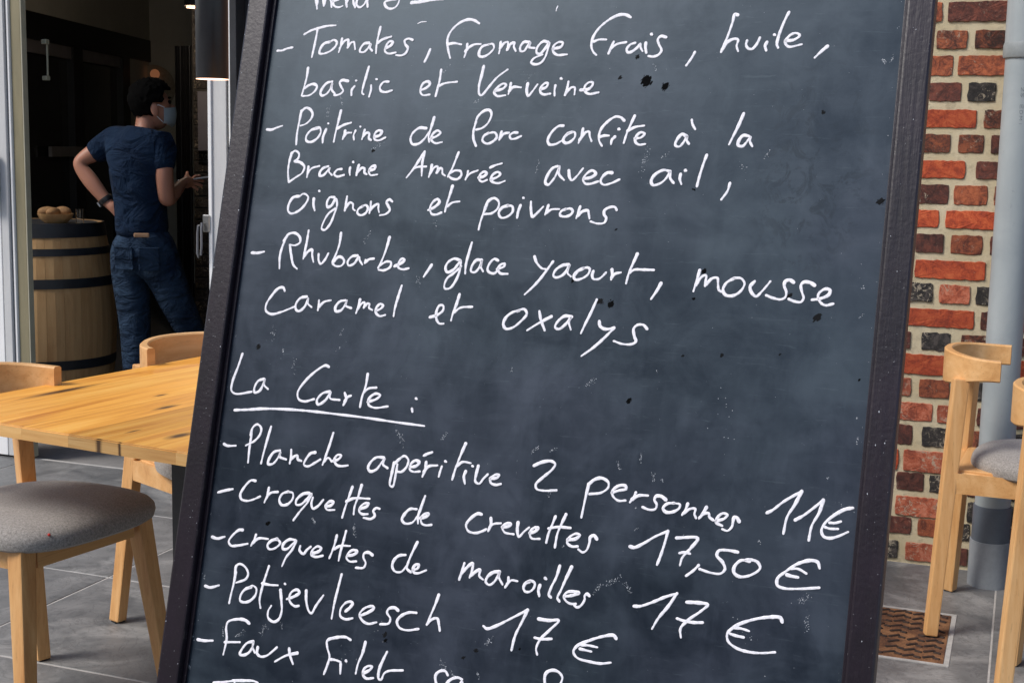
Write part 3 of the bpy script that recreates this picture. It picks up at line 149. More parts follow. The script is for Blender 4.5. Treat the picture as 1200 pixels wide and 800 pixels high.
def lathe(bm, prof, n=32, M=None, cap=True):
    rings = []
    for r, z in prof:
        rings.append([bm.verts.new((r*math.cos(2*PI*i/n), r*math.sin(2*PI*i/n), z)) for i in range(n)])
    for a, b in zip(rings, rings[1:]):
        for i in range(n): bm.faces.new((a[i], a[(i+1) % n], b[(i+1) % n], b[i]))
    if cap:
        bm.faces.new(rings[0][::-1]); bm.faces.new(rings[-1])
    if M is not None: bmesh.ops.transform(bm, matrix=M, verts=[v for r_ in rings for v in r_])
def tube(bm, pts, r, n=8):
    pts = [Vector(p) for p in pts]; rings = []
    for i, p in enumerate(pts):
        t = (pts[min(i+1, len(pts)-1)] - pts[max(i-1, 0)]).normalized()
        a = Vector((0, 0, 1)) if abs(t.z) < .9 else Vector((1, 0, 0))
        X = t.cross(a).normalized(); Y = t.cross(X)
        rings.append([bm.verts.new(p + X*r*math.cos(2*PI*k/n) + Y*r*math.sin(2*PI*k/n)) for k in range(n)])
    for a, b in zip(rings, rings[1:]):
        for k in range(n): bm.faces.new((a[k], a[(k+1) % n], b[(k+1) % n], b[k]))
    bm.faces.new(rings[0][::-1]); bm.faces.new(rings[-1])

def fobj_(name, m, parent, *boxes):
    bm = bmesh.new()
    for b in boxes: box(bm, *b)
    return fin(name, bm, m, parent)
# ------------------------------------------------------------------ materials
class Mat:
    def __init__(s, name, col=(.5, .5, .5), rough=.6, **k):
        s.m = bpy.data.materials.new(name); s.m.use_nodes = True; s.t = s.m.node_tree; s.b = s.t.nodes['Principled BSDF']
        s.b.inputs['Base Color'].default_value = (*col, 1); s.b.inputs['Roughness'].default_value = rough
        for a, v in k.items(): s.b.inputs[a].default_value = v
    def n(s, typ, **k):
        o = s.t.nodes.new('ShaderNode'+typ)
        for a, v in k.items():
            if a[0] == '_': o.inputs[int(a[1:]) if a[1:].isdigit() else a[1:].replace('_', ' ')].default_value = v
            else: setattr(o, a, v)
        return o
    def l(s, a, b): s.t.links.new(a, b)
    def coord(s, scale=(1, 1, 1), loc=(0, 0, 0), src='Object', rot=(0, 0, 0)):
        tc = s.n('TexCoord'); mp = s.n('Mapping'); s.l(tc.outputs[src], mp.inputs[0]); mp.inputs['Scale'].default_value = scale; mp.inputs['Location'].default_value = loc
        mp.inputs['Rotation'].default_value = rot
        return mp.outputs[0]
    def noise(s, vec, scale, detail=4, rough=.55, dist=0):
        o = s.n('TexNoise'); s.l(vec, o.inputs['Vector']); o.inputs['Scale'].default_value = scale; o.inputs['Detail'].default_value = detail
        o.inputs['Roughness'].default_value = rough; o.inputs['Distortion'].default_value = dist; return o.outputs[0]
    def ramp(s, fac, stops):
        o = s.n('ValToRGB'); s.l(fac, o.inputs[0]); e = o.color_ramp.elements
        while len(e) < len(stops): e.new(.5)
        for q, (p, c) in zip(e, stops): q.position = p; q.color = (*c, 1) if len(c) == 3 else c
        return o.outputs[0]
    def mix(s, fac, a, b, mode='MIX'):
        o = s.n('MixRGB', blend_type=mode)
        for i, x in enumerate((fac, a, b)):
            if hasattr(x, 'is_linked') or isinstance(x, bpy.types.NodeSocket): s.l(x, o.inputs[i])
            elif isinstance(x, tuple): o.inputs[i].default_value = (*x, 1)
            else: o.inputs[i].default_value = x
        return o.outputs[0]
    def math(s, op, a, b=None, clamp=False):
        o = s.n('Math', operation=op); o.use_clamp = clamp
        for i, x in enumerate((a, b)):
            if x is None: continue
            if isinstance(x, bpy.types.NodeSocket): s.l(x, o.inputs[i])
            else: o.inputs[i].default_value = x
        return o.outputs[0]
    def col(s, x): s.l(x, s.b.inputs['Base Color']); return s
    def rough(s, x): s.l(x, s.b.inputs['Roughness']); return s
    def bump(s, x, strength=.3, dist=.002):
        o = s.n('Bump'); s.l(x, o.inputs['Height']); o.inputs['Strength'].default_value = strength; o.inputs['Distance'].default_value = dist
        s.l(o.outputs[0], s.b.inputs['Normal']); return s
def G3(v): return (v, v, v)

def m_slateboard():
    M = Mat('chalkboard_slate', rough=.4)
    v = M.coord((1, 1, 1))
    big = M.noise(v, 4.5, 7, .62, .8); mid = M.noise(v, 17, 6, .65, .6); streak = M.noise(M.coord((2.2, 1, 12), rot=(0, R(9), 0)), 2.0, 6, .62, .9)
    vst = M.noise(M.coord((30, 1, 1.6)), 1.6, 5, .65, .5); fine = M.noise(v, 110, 4, .75)
    a = M.ramp(big, [(.40, G3(0)), (.62, G3(1))]); b = M.ramp(streak, [(.45, G3(0)), (.66, G3(1))]); c = M.ramp(vst, [(.52, G3(0)), (.74, G3(1))]); d = M.ramp(mid, [(.42, G3(0)), (.62, G3(1))])
    f = M.math('ADD', M.math('MULTIPLY', a, .38), M.math('MULTIPLY', b, .14)); f = M.math('ADD', f, M.math('MULTIPLY', c, .12)); f = M.math('ADD', f, M.math('MULTIPLY', d, .24)); f = M.math('ADD', f, M.math('MULTIPLY', fine, .16), True)
    t = M.mix(M.ramp(M.noise(v, 2.6, 4, .5, .5), [(.42, G3(0)), (.58, G3(1))]), (.040, .054, .070), (.043, .050, .071))
    sb = M.n('VectorMath', operation='SUBTRACT'); tc = M.n('TexCoord'); M.l(tc.outputs['Object'], sb.inputs[0]); sb.inputs[1].default_value = (.285, 0, .215)
    ml = M.n('VectorMath', operation='MULTIPLY'); M.l(sb.outputs[0], ml.inputs[0]); ml.inputs[1].default_value = (12, 0, 6.5); ln = M.n('VectorMath', operation='LENGTH'); M.l(ml.outputs[0], ln.inputs[0])
    near = M.ramp(ln.outputs['Value'], [(.35, G3(1)), (1.25, G3(0))]); blot = M.ramp(M.noise(v, 38, 6, .7, 1.2), [(.50, G3(0)), (.60, G3(1))]); wet = M.math('MULTIPLY', near, M.math('MULTIPLY', blot, .8))
    sc_ = M.ramp(M.noise(M.coord((7, 1, 90), rot=(0, R(-18), 0)), 3, 4, .7, .6), [(.62, G3(0)), (.70, G3(.22))])
    c_ = M.mix(sc_, M.mix(f, (.0055, .0088, .0155), t), (.10, .125, .14)); M.col(M.mix(wet, c_, (.005, .007, .012)))
    M.rough(M.math('ADD', M.math('MULTIPLY', f, .18), .29)); M.bump(fine, .08, .0006)
    M.b.inputs['Specular IOR Level'].default_value = .55; M.b.inputs['Specular Tint'].default_value = (.72, .88, 1, 1)
    return M.m
def m_frame():
    M = Mat('black_stained_wood', rough=.36); v = M.coord((1, 1, 1)); g = M.noise(M.coord((60, 60, 3)), 2, 5, .6, .3); s = M.noise(v, 420, 2, .5); big = M.noise(v, 14, 4)
    base = M.mix(M.ramp(big, [(.3, G3(0)), (.75, G3(1))]), (.0045, .0025, .0045), (.014, .0075, .014))
    base = M.mix(M.math('MULTIPLY', g, .4), base, (.016, .010, .018))
    M.col(M.mix(M.ramp(s, [(.72, G3(0)), (.79, G3(1))]), base, (.2, .2, .21))); M.bump(M.math('ADD', g, M.math('MULTIPLY', M.noise(v, 160, 3), .5)), .45, .0012); return M.m
def m_chalk():
    M = Mat('white_chalk_ink', rough=.7); v = M.coord(); a = M.noise(v, 160, 4, .75); b = M.noise(v, 520, 3, .7)
    M.col(M.mix(M.math('MULTIPLY', M.ramp(M.math('ADD', M.math('MULTIPLY', a, .5), M.math('MULTIPLY', b, .5)), [(.48, G3(0)), (.66, G3(1))]), .6), (.86, .84, .88), (.44, .46, .52))); M.bump(b, .2, .0004); return M.m
def m_wood(name, c0, c1, c2, axis=0, rough=.42, scale=1, knots=None, rnd=.25, flip=False):
    M = Mat(name, rough=rough); M.b.inputs['Specular IOR Level'].default_value = .35; sc = [38, 38, 38]; sc[axis] = 1.5; sc = tuple(x*scale for x in sc)
    inf = M.n('ObjectInfo'); tc = M.n('TexCoord'); off = M.n('VectorMath', operation='ADD')
    cm = M.n('CombineXYZ'); M.l(M.math('MULTIPLY', inf.outputs['Random'], 7.3), cm.inputs[0]); M.l(M.math('MULTIPLY', inf.outputs['Random'], 3.1), cm.inputs[1])
    M.l(tc.outputs['Object'], off.inputs[0]); M.l(cm.outputs[0], off.inputs[1])
    mp = M.n('Mapping'); M.l(off.outputs[0], mp.inputs[0]); mp.inputs['Scale'].default_value = sc
    mp2 = M.n('Mapping'); M.l(off.outputs[0], mp2.inputs[0]); s2 = [7, 7, 7]; s2[axis] = .9; mp2.inputs['Scale'].default_value = s2
    g = M.noise(mp.outputs[0], 1.6, 7, .68, .6); h = M.noise(mp2.outputs[0], 1.3, 4, .55, 1.2)
    c = M.ramp(M.math('ADD', M.math('MULTIPLY', g, .45), M.math('MULTIPLY', h, .55)), [(.32, c0), (.5, c1), (.68, c2)])
    hs = M.n('HueSaturation'); M.l(c, hs.inputs['Color']); M.l(M.math('ADD', M.math('MULTIPLY', inf.outputs['Random'], rnd), 1-rnd*.55), hs.inputs['Value']); c = hs.outputs[0]
    if knots:
        for (kx, ky, rx, ry) in knots:
            sb = M.n('VectorMath', operation='SUBTRACT'); M.l(tc.outputs['Object'], sb.inputs[0]); sb.inputs[1].default_value = (kx, ky, 0)
            ml = M.n('VectorMath', operation='MULTIPLY'); M.l(sb.outputs[0], ml.inputs[0]); ml.inputs[1].default_value = (1/rx, 1/ry, 0)
            ln = M.n('VectorMath', operation='LENGTH'); M.l(ml.outputs[0], ln.inputs[0])
            d = M.math('ADD', M.math('ADD', ln.outputs['Value'], M.math('MULTIPLY', g, .9)), -.42)
            k = M.ramp(d, [(.35, G3(1)), (.95, G3(.55)), (1.7, G3(0))] if False else [(.3, G3(.95)), (.6, G3(.45)), (1.1, G3(0))])
            c = M.mix(k, c, (.045, .022, .010))
    pore = M.noise(mp.outputs[0], 9, 3, .6); c = M.mix(M.ramp(pore, [(.60, G3(0)), (.72, G3(.30))]), c, (.16, .07, .02)); M.col(c); M.rough(M.math('ADD', M.math('MULTIPLY', h, .25), rough-.10)); M.bump(M.math('ADD', g, M.math('MULTIPLY', pore, .5)), .22, .001); return M.m
def m_fabric():
    M = Mat('taupe_felt', rough=.95); v = M.coord(); a = M.noise(v, 900, 2, .7); b = M.noise(v, 210, 4, .8); c = M.noise(v, 9, 3)
    f = M.math('ADD', M.math('MULTIPLY', a, .45), M.math('MULTIPLY', b, .55))
    base = M.mix(M.ramp(f, [(.38, G3(0)), (.62, G3(1))]), (.13, .115, .10), (.45, .42, .385))
    M.col(M.mix(M.math('MULTIPLY', c, .35), base, (.15, .135, .12))); M.bump(f, .5, .0012); M.b.inputs['Sheen Weight'].default_value = .25; return M.m
def m_brick(name, c0, c1, c2, smear):
    M = Mat(name, rough=.85); v = M.coord(); inf = M.n('ObjectInfo'); tc = M.n('TexCoord')
    off = M.n('VectorMath', operation='ADD'); cm = M.n('CombineXYZ'); M.l(M.math('MULTIPLY', inf.outputs['Random'], 9), cm.inputs[0]); M.l(M.math('MULTIPLY', inf.outputs['Random'], 5), cm.inputs[1])
    M.l(tc.outputs['Object'], off.inputs[0]); M.l(cm.outputs[0], off.inputs[1]); v = off.outputs[0]
    a = M.noise(v, 24, 6, .75, .8); b = M.noise(v, 170, 4, .8); s = M.noise(v, 45, 5, .75, 1.5); s2 = M.noise(v, 11, 3)
    c = M.ramp(M.math('ADD', M.math('MULTIPLY', a, .7), M.math('MULTIPLY', b, .3)), [(.41, c0), (.5, c1), (.58, c2)])
    k = M.math('MULTIPLY', M.ramp(s, [(smear, G3(0)), (smear+.05, G3(1))]), M.ramp(s2, [(.46, G3(0)), (.60, G3(.8))]))
    hs = M.n('HueSaturation'); M.l(c, hs.inputs['Color']); M.l(M.math('ADD', M.math('MULTIPLY', inf.outputs['Random'], .5), .78), hs.inputs['Value'])
    M.col(M.mix(k, hs.outputs[0], (.40, .34, .25))); M.bump(M.math('ADD', b, a), .45, .002); return M.m
def m_mortar():
    M = Mat('cream_mortar', rough=.95); v = M.coord(); a = M.noise(v, 7, 4); b = M.noise(v, 260, 3, .7); d = M.noise(v, 28, 5, .7)
    c = M.mix(M.ramp(a, [(.35, G3(0)), (.7, G3(1))]), (.50, .42, .26), (.62, .54, .38)); c = M.mix(M.ramp(d, [(.50, G3(0)), (.70, G3(.6))]), c, (.26, .215, .135))
    M.col(c); M.bump(M.math('ADD', b, d), .5, .003); return M.m
def m_tile():
    M = Mat('grey_slate_tile', rough=.5); inf = M.n('ObjectInfo'); tc = M.n('TexCoord'); off = M.n('VectorMath', operation='ADD'); cm = M.n('CombineXYZ')
    M.l(M.math('MULTIPLY', inf.outputs['Random'], 11), cm.inputs[0]); M.l(M.math('MULTIPLY', inf.outputs['Random'], 17), cm.inputs[1]); M.l(tc.outputs['Object'], off.inputs[0]); M.l(cm.outputs[0], off.inputs[1]); v = off.outputs[0]
    a = M.noise(v, 4.5, 8, .7, 1.0); r = M.noise(v, 6, 9, .66, 2.6); f = M.noise(v, 150, 4, .7); st = M.noise(v, 2.2, 7, .7, 1.4)
    c = M.mix(M.ramp(a, [(.3, G3(0)), (.72, G3(1))]), (.095, .098, .10), (.235, .232, .225))
    c = M.mix(M.ramp(st, [(.52, G3(0)), (.70, G3(.75))]), c, (.36, .355, .34))
    ridge = M.ramp(r, [(.485, G3(0)), (.5, G3(1)), (.515, G3(0))]); c = M.mix(M.math('MULTIPLY', ridge, .55), c, (.045, .045, .048))
    c = M.mix(M.ramp(f, [(.62, G3(0)), (.75, G3(.5))]), c, (.22, .21, .20))
    M.col(c); M.rough(M.math('ADD', M.math('MULTIPLY', a, .35), .34)); M.bump(M.math('ADD', r, M.math('MULTIPLY', f, .12)), .35, .004); return M.m
def m_simple(name, c0, c1, sc=12, rough=.5, bump=.15, stretch=(1, 1, 1), **k):
    M = Mat(name, rough=rough, **k); v = M.coord(stretch); a = M.noise(v, sc, 5, .6); b = M.noise(v, sc*12, 3, .6)
    M.col(M.mix(M.ramp(M.math('ADD', M.math('MULTIPLY', a, .75), M.math('MULTIPLY', b, .25)), [(.35, G3(0)), (.65, G3(1))]), c0, c1)); M.bump(b, bump, .001); return M.m
def m_rust():
    M = Mat('rusty_iron', rough=.8); v = M.coord(); a = M.noise(v, 11, 6, .7, .6); b = M.noise(v, 150, 4, .7)
    M.col(M.ramp(M.math('ADD', M.math('MULTIPLY', a, .65), M.math('MULTIPLY', b, .35)), [(.36, (.03, .014, .010)), (.47, (.13, .055, .025)), (.58, (.27, .13, .055)), (.70, (.38, .22, .12))])); M.bump(b, .6, .002); return M.m
def m_pipe():
    M = Mat('grey_pvc', rough=.42); v = M.coord(); a = M.noise(v, 4, 5, .6, .5); st = M.noise(M.coord((9, 9, .8)), 2, 4); d = M.noise(v, 32, 4, .7)
    c = M.mix(M.ramp(a, [(.3, G3(0)), (.7, G3(1))]), (.27, .305, .315), (.36, .395, .40)); c = M.mix(M.ramp(st, [(.55, G3(0)), (.7, G3(.3))]), c, (.26, .28, .29))
    c = M.mix(M.ramp(d, [(.66, G3(0)), (.74, G3(.5))]), c, (.20, .22, .23)); M.col(c); return M.m
def m_emit(name, col, st):
    M = Mat(name, (0, 0, 0)); M.b.inputs['Emission Color'].default_value = (*col, 1); M.b.inputs['Emission Strength'].default_value = st; return M.m
MS = m_slateboard(); MF = m_frame(); MC = m_chalk()
MBEECH = m_wood('beech_wood', (.48, .22, .075), (.65, .355, .14), (.76, .48, .23), axis=2, rnd=.12, rough=.38)
MBACK = m_wood('bent_beech_plywood', (.52, .25, .085), (.66, .365, .145), (.76, .47, .22), axis=1, scale=.6, rnd=.08, rough=.36)
MOAK = m_wood('oiled_oak', (.47, .155, .020), (.76, .35, .055), (.88, .50, .12), axis=1, rnd=.38, rough=.42, scale=.6,
              knots=[(.4445, .332, .016, .055), (.677, .115, .022, .055), (.569, .095, .008, .035), (.33, .44, .010, .03), (.10, .35, .02, .16), (.46, .62, .007, .02)])
MENDG = m_wood('oak_end_grain', (.40, .19, .055), (.62, .36, .13), (.80, .58, .30), axis=0, rnd=.45, rough=.6, scale=.9, knots=[(.565, 0, .012, .02), (.622, 0, .006, .02)])
MFAB = m_fabric(); MTILE = m_tile(); MMORT = m_mortar(); MRUST = m_rust(); MPIPE = m_pipe(); MRUST2 = m_simple('dark_worn_rust', (.010, .006, .005), (.045, .022, .014), 40, .75, .4)
BR = {'r': m_brick('bright_red_brick', (.24, .036, .014), (.41, .064, .020), (.50, .105, .034), .66),
      'o': m_brick('orange_brown_brick', (.10, .026, .015), (.25, .065, .028), (.38, .105, .042), .60),
      'm': m_brick('maroon_brick', (.040, .014, .011), (.085, .026, .018), (.145, .042, .026), .60),
      'd': m_brick('brown_brick', (.035, .014, .010), (.13, .038, .02), (.27, .075, .03), .56),
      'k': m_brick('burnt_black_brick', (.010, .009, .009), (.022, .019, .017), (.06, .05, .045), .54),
      'x': m_brick('red_brick_with_lime_haze', (.16, .036, .020), (.32, .075, .034), (.42, .14, .08), .53)}
MGROUT = m_simple('pale_grout', (.34, .33, .31), (.48, .46, .43), 30, .9)
MALU = m_simple('satin_white_aluminium', (.50, .50, .50), (.60, .60, .59), 3, .35, .03, (6, 6, 1))
MALUB = m_simple('bright_white_edge', (.78, .78, .77), (.85, .85, .84), 5, .35, .03)
MOLIVE = m_simple('olive_cream_paint', (.20, .175, .105), (.26, .225, .135), 5, .55, .08, (5, 5, 1))
MDARKM = m_simple('anthracite_metal', (.018, .019, .022), (.035, .037, .042), 6, .4, .03)
MBLACK = m_simple('black_steel', (.008, .008, .009), (.016, .016, .018), 8, .45, .05)
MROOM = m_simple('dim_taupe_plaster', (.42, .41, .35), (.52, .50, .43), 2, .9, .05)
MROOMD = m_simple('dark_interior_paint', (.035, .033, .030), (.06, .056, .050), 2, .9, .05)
MSTAVE = m_wood('barrel_oak', (.42, .22, .085), (.56, .33, .145), (.66, .43, .21), axis=2, rnd=.16, rough=.6, scale=.5)
MHOOP = m_simple('blackened_hoop_iron', (.010, .011, .014), (.025, .028, .034), 9, .5)
MSKIN = Mat('skin', (.50, .23, .15), .5); MSKIN.b.inputs['Subsurface Weight'].default_value = .1; MSKIN.b.inputs['Subsurface Scale'].default_value = .01; MSKIN = MSKIN.m
MHAIR = m_simple('black_hair', (.002, .002, .002), (.004, .0035, .003), 60, .9, .6, (1, 1, .3)); MHAIR.node_tree.nodes['Principled BSDF'].inputs['Specular IOR Level'].default_value = .08
def m_cloth(name, c0, c1, st):
    M = Mat(name, c0, .95); v = M.coord(st); a = M.noise(v, 7, 4, .55, 1.2); b = M.noise(M.coord(), 300, 2, .6); M.b.inputs['Specular IOR Level'].default_value = .2
    M.col(M.mix(M.ramp(M.noise(M.coord(), 9, 5, .6), [(.38, G3(0)), (.64, G3(1))]), c0, c1)); M.bump(M.math('ADD', a, M.math('MULTIPLY', b, .01)), .9, .05); return M.m
MSHIRT = m_cloth('navy_cotton', (.0075, .019, .046), (.011, .027, .060), (1, 1, 1.6))
MJEAN = m_cloth('blue_denim', (.009, .020, .044), (.030, .056, .10), (1.2, 1.2, 2.2))
MMASK = m_simple('pale_blue_mask_cloth', (.55, .66, .72), (.66, .76, .80), 20, .8)
MSHOE = m_simple('grey_blue_shoe', (.10, .12, .15), (.16, .18, .21), 20, .7)
MGLASS = Mat('dark_glass', (.02, .02, .022), .06); MGLASS.b.inputs['Specular IOR Level'].default_value = .5; MGLASS = MGLASS.m
MCLEAR = Mat('clear_glass', (1, 1, 1), .02); MCLEAR.b.inputs['Transmission Weight'].default_value = 1; MCLEAR.b.inputs['IOR'].default_value = 1.45; MCLEAR = MCLEAR.m
_t = Mat('thin_clear_glass'); _tr = _t.n('BsdfTransparent'); _gl = _t.n('BsdfGlossy'); _gl.inputs['Roughness'].default_value = .02; _mx = _t.n('MixShader'); _mx.inputs[0].default_value = .07
_t.l(_tr.outputs[0], _mx.inputs[1]); _t.l(_gl.outputs[0], _mx.inputs[2]); _t.l(_mx.outputs[0], _t.t.nodes['Material Output'].inputs[0]); MTHIN = _t.m
MSTEEL = m_simple('brushed_steel', (.45, .44, .42), (.6, .59, .57), 30, .3, .05, (1, 1, 1), Metallic=1.0)
MRED = Mat('red_stain', (.55, .03, .02), .8).m

# ------------------------------------------------------------------ directions of the facade
AW = R(-20.5); E1 = Vector((math.cos(AW), math.sin(AW), 0)); E2 = Vector((-math.sin(AW), math.cos(AW), 0)); NW = -E2
W0 = Vector((1.4, 4.43, 0))
def WM(p=W0):                       # local frame of the facade: x along the wall, y into the building, z up
    return Matrix(((E1.x, E2.x, 0, p.x), (E1.y, E2.y, 0, p.y), (0, 0, 1, p.z), (0, 0, 0, 1)))

# ------------------------------------------------------------------ ground, tiles
bm = bmesh.new(); box(bm, -60, 60, -60, 60, -.3, -.012)
ground = tag(fin('ground', bm, m_simple('paving_concrete', (.16, .155, .15), (.24, .23, .22), 4, .8)), 'grey paved ground of the square', kind='structure')
terr = empty('terrace_floor', (0, 0, 0)); tag(terr, 'grey slate tiled terrace floor with pale grout lines', kind='structure')
bm = bmesh.new(); box(bm, -6, 6, -3.2, 4.66, -.011, -.0014, M=Matrix.Rotation(AW, 4, 'Z'))
fin('grout_bed', bm, MGROUT, terr)
T = .645; gap = .0029
tile_me = {}
MH = (-.114-.45, -.114, 3.70, 4.152)   # the manhole in tile axes (along E1, along E2)
def tile(a0, a1, b0, b1):
    if a1-a0 < .03 or b1-b0 < .03: return
    k = (round(a1-a0, 3), round(b1-b0, 3))
    if k not in tile_me:
        bm = bmesh.new(); box(bm, gap, k[0]-gap, gap, k[1]-gap, -.010, 0, .0018, 1)
        me = bpy.data.meshes.new('tile'); bm.to_mesh(me); bm.free(); me.materials.append(MTILE); tile_me[k] = me
    o = bpy.data.objects.new('tile', tile_me[k]); COL.objects.link(o); o.parent = terr
    o.rotation_euler = (random.uniform(-.0006, .0006), random.uniform(-.0006, .0006), AW)
    p = Matrix.Rotation(AW, 3, 'Z') @ Vector((a0, b0, 0)); o.location = p
for i in range(-7, 5):
    a0 = -.014 + T*i - (.021 if i < -3 else 0); a1 = a0 + T
    if i == -4: a1 = -.014 - T*3
    left = a1 < -1.2; rowoff = 3.428 if left else 3.20; TY = .66 if left else 1.29
    for j in range(-9, 4):
        b0 = rowoff + TY*j; b1 = b0+TY
        if b0 > 4.45 and not (i >= 0): continue
        if b1 > 4.45 and not (i >= 0): b1 = 4.64
        b1 = min(b1, 4.64)
        if b0 > 4.6 or (not left and j > 0): continue
        if not left and j == 0 and i >= 0: tile(a0, a1, 4.49, 4.64); b1 = 4.49
        x0, x1, y0, y1 = MH
        if a1 > x0 and a0 < x1 and b1 > y0 and b0 < y1:          # tile notched round the manhole
            bm = bmesh.new(); A0, A1, B0, B1 = a0+gap, a1-gap, b0+gap, b1-gap
            m0, m1, n0, n1 = max(A0, x0), min(A1, x1), max(B0, y0), min(B1, y1)
            if m0 > A0: box(bm, A0, m0, B0, B1, -.010, 0)
            if m1 < A1: box(bm, m1, A1, B0, B1, -.010, 0)
            if n0 > B0: box(bm, m0, m1, B0, n0, -.010, 0)
            if n1 < B1: box(bm, m0, m1, n1, B1, -.010, 0)
            if len(bm.verts): fin('tile', bm, MTILE, terr).rotation_euler = (0, 0, AW)
            else: bm.free()
        else: tile(a0, a1, b0, b1)
# manhole cover
mh = empty('manhole_cover', Matrix.Rotation(AW, 3, 'Z') @ Vector((MH[0], MH[2], 0)), AW); tag(mh, 'rusty square iron manhole cover with raised tread pattern beside the chalkboard', 'manhole cover')
W_, H_ = MH[1]-MH[0], MH[3]-MH[2]
bm = bmesh.new(); e = .014
box(bm, .002, W_-.002, .002, e, -.01, .002); box(bm, .002, W_-.002, H_-e, H_-.002, -.01, .002); box(bm, .002, e, e, H_-e, -.01, .0015); box(bm, W_-e, W_-.002, e, H_-e, -.01, .0015)
fin('frame', bm, MGROUT, mh)
bm = bmesh.new(); box(bm, e+.003, W_-e-.003, e+.003, H_-e-.003, -.012, .0008)
fin('plate', bm, MRUST, mh)
bm = bmesh.new()
nx, ny = 8, 9
for i in range(nx):
    for j in range(ny):
        cx = e+.035+(W_-2*e-.07)*i/(nx-1); cy = e+.03+(H_-2*e-.06)*j/(ny-1)
        for q, (dx, dy, an, ln) in enumerate(((-.010, .002, 38, .018), (.013, -.004, -22, .010))):
            if random.random() < .16: continue
            Mx = Matrix.Translation((cx+dx+random.uniform(-.002, .002), cy+dy+(.008 if i % 2 else 0), 0)) @ Matrix.Rotation(R(an+random.uniform(-6, 6)), 4, 'Z')
            box(bm, -ln, ln, -.0048, .0048, -.001, .0040+random.uniform(0, .0006), .0016, 1, Mx)
fin('tread', bm, MRUST2, mh)['kind'] = 'stuff'

# ------------------------------------------------------------------ town houses across the square, behind the camera on the left
HB = [m_simple('town_brick_%s' % nm, c, tuple(x*1.4 for x in c), 9, .85) for nm, c in (('brown', (.10, .05, .035)), ('grey', (.11, .10, .095)), ('red', (.14, .05, .03)))]
HROOF = m_simple('slate_roof', (.03, .032, .036), (.05, .052, .058), 20, .6); HWIN = m_simple('painted_window_frame', (.4, .4, .38), (.5, .5, .48), 5, .5); HG = Mat('window_glass', (.02, .022, .026), .1).m
for k, (lab, wdt, hh) in enumerate((('brown brick town house on the left end of the row across the square', 7, 7.4), ('grey rendered town house in the middle of the row across the square', 6.4, 8.0), ('red brick town house beside the grey one across the square', 7.2, 7.2), ('tall brown brick town house at the right end of the row', 6.6, 7.8))):
    hz = empty('town_house'); hz.matrix_world = Matrix.Rotation(R(50-180), 4, 'Z') @ Matrix.Identity(4)
    dv = Vector((-.76, -.65, 0)); sv = Vector((.65, -.76, 0)); pos = dv*14.5 + sv*(-13.8+7.0*k); hz.matrix_world = Matrix(((sv.x, dv.x, 0, pos.x), (sv.y, dv.y, 0, pos.y), (0, 0, 1, 0), (0, 0, 0, 1)))
    tag(hz, lab, 'house')
    bm = bmesh.new(); box(bm, 0, wdt, 0, 8, -.01, hh-1.6); fin('wall', bm, HB[k % 3], hz)
    bm = bmesh.new(); vs = [bm.verts.new(q) for q in ((-.1, -.3, hh-1.599), (wdt+.1, -.3, hh-1.599), (wdt+.1, 8.3, hh-1.599), (-.1, 8.3, hh-1.599), (-.1, 4, hh+1.6), (wdt+.1, 4, hh+1.6))]
    for f in ((0, 1, 5, 4), (2, 3, 4, 5), (0, 4, 3), (1, 2, 5), (3, 2, 1, 0)): bm.faces.new([vs[i] for i in f])
    fin('roof', bm, HROOF, hz)
    for fl in range(2):
        for wi in range(3):
            x = .7+wi*(wdt-2.4)/2; z0 = .9+fl*2.8
            if fl == 0 and wi == 1: continue
            fo = fobj_('window', HWIN, hz, (x, x+1.0, -.04, -.002, z0, z0+1.5)); fobj_('pane', HG, fo, (x+.08, x+.92, -.05, -.041, z0+.08, z0+1.42))
    x = .7+(wdt-2.4)/2; do = fobj_('door', HROOF, hz, (x, x+1.0, -.05, -.002, 0, 2.15)); fobj_('handle', HWIN, do, (x+.85, x+.9, -.09, -.051, 1.0, 1.1))

# ------------------------------------------------------------------ facade: brick wall
WL = -2.42                          # left end of the brick wall, along E1 from W0
wall = empty('brick_wall'); wall.matrix_world = WM(); tag(wall, 'rustic red, maroon and burnt black brick wall with wide cream mortar joints', 'wall')
bm = bmesh.new(); box(bm, WL, 3.2, .0035, .30, -.011, 3.3); fin('mortar', bm, MMORT, wall)
def brick_mesh(L, Hh, seed, rough=1.0):
    rnd = random.Random(seed); n1 = max(6, int(L/.011)); n2 = 3; j = .0019*rough
    P = []
    def jt(): return rnd.uniform(-j, j)
    for i in range(n1): P.append((L*i/n1+jt(), jt()))
    for i in range(n2): P.append((L+jt(), Hh*i/n2+jt()))
    for i in range(n1): P.append((L-L*i/n1+jt(), Hh+jt()))
    for i in range(n2): P.append((jt(), Hh-Hh*i/n2+jt()))
    P = [((x if 0 < x < L else x), z) for x, z in P]
    cr = .004
    Q = []
    for x, z in P:                   # knock the corners off
        dx = min(x, L-x); dz = min(z, Hh-z)
        if dx < cr and dz < cr:
            x = cr*.4 if x < L/2 else L-cr*.4; z = cr*.45 if z < Hh/2 else Hh-cr*.45
        Q.append((x, z))
    n = len(Q); v = []; f = []; cx, cz = L/2, Hh/2
    pr = rnd.uniform(.0, .0025)
    for x, z in Q: v.append((x, .02, z))
    for x, z in Q: v.append((x, -pr+.0012, z))
    for x, z in Q:
        a = .0014; v.append((x+(a if x < cx else -a)*min(1, abs(x-cx)/.01), -pr+rnd.uniform(-.0008, .0008), z+(a if z < cz else -a)*min(1, abs(z-cz)/.006)))
    v.append((cx, -pr, cz)); c = len(v)-1
    for i in range(n):
        k = (i+1) % n; f += [(i, k, n+k, n+i), (n+i, n+k, 2*n+k, 2*n+i), (2*n+i, 2*n+k, c)]
    return v, f
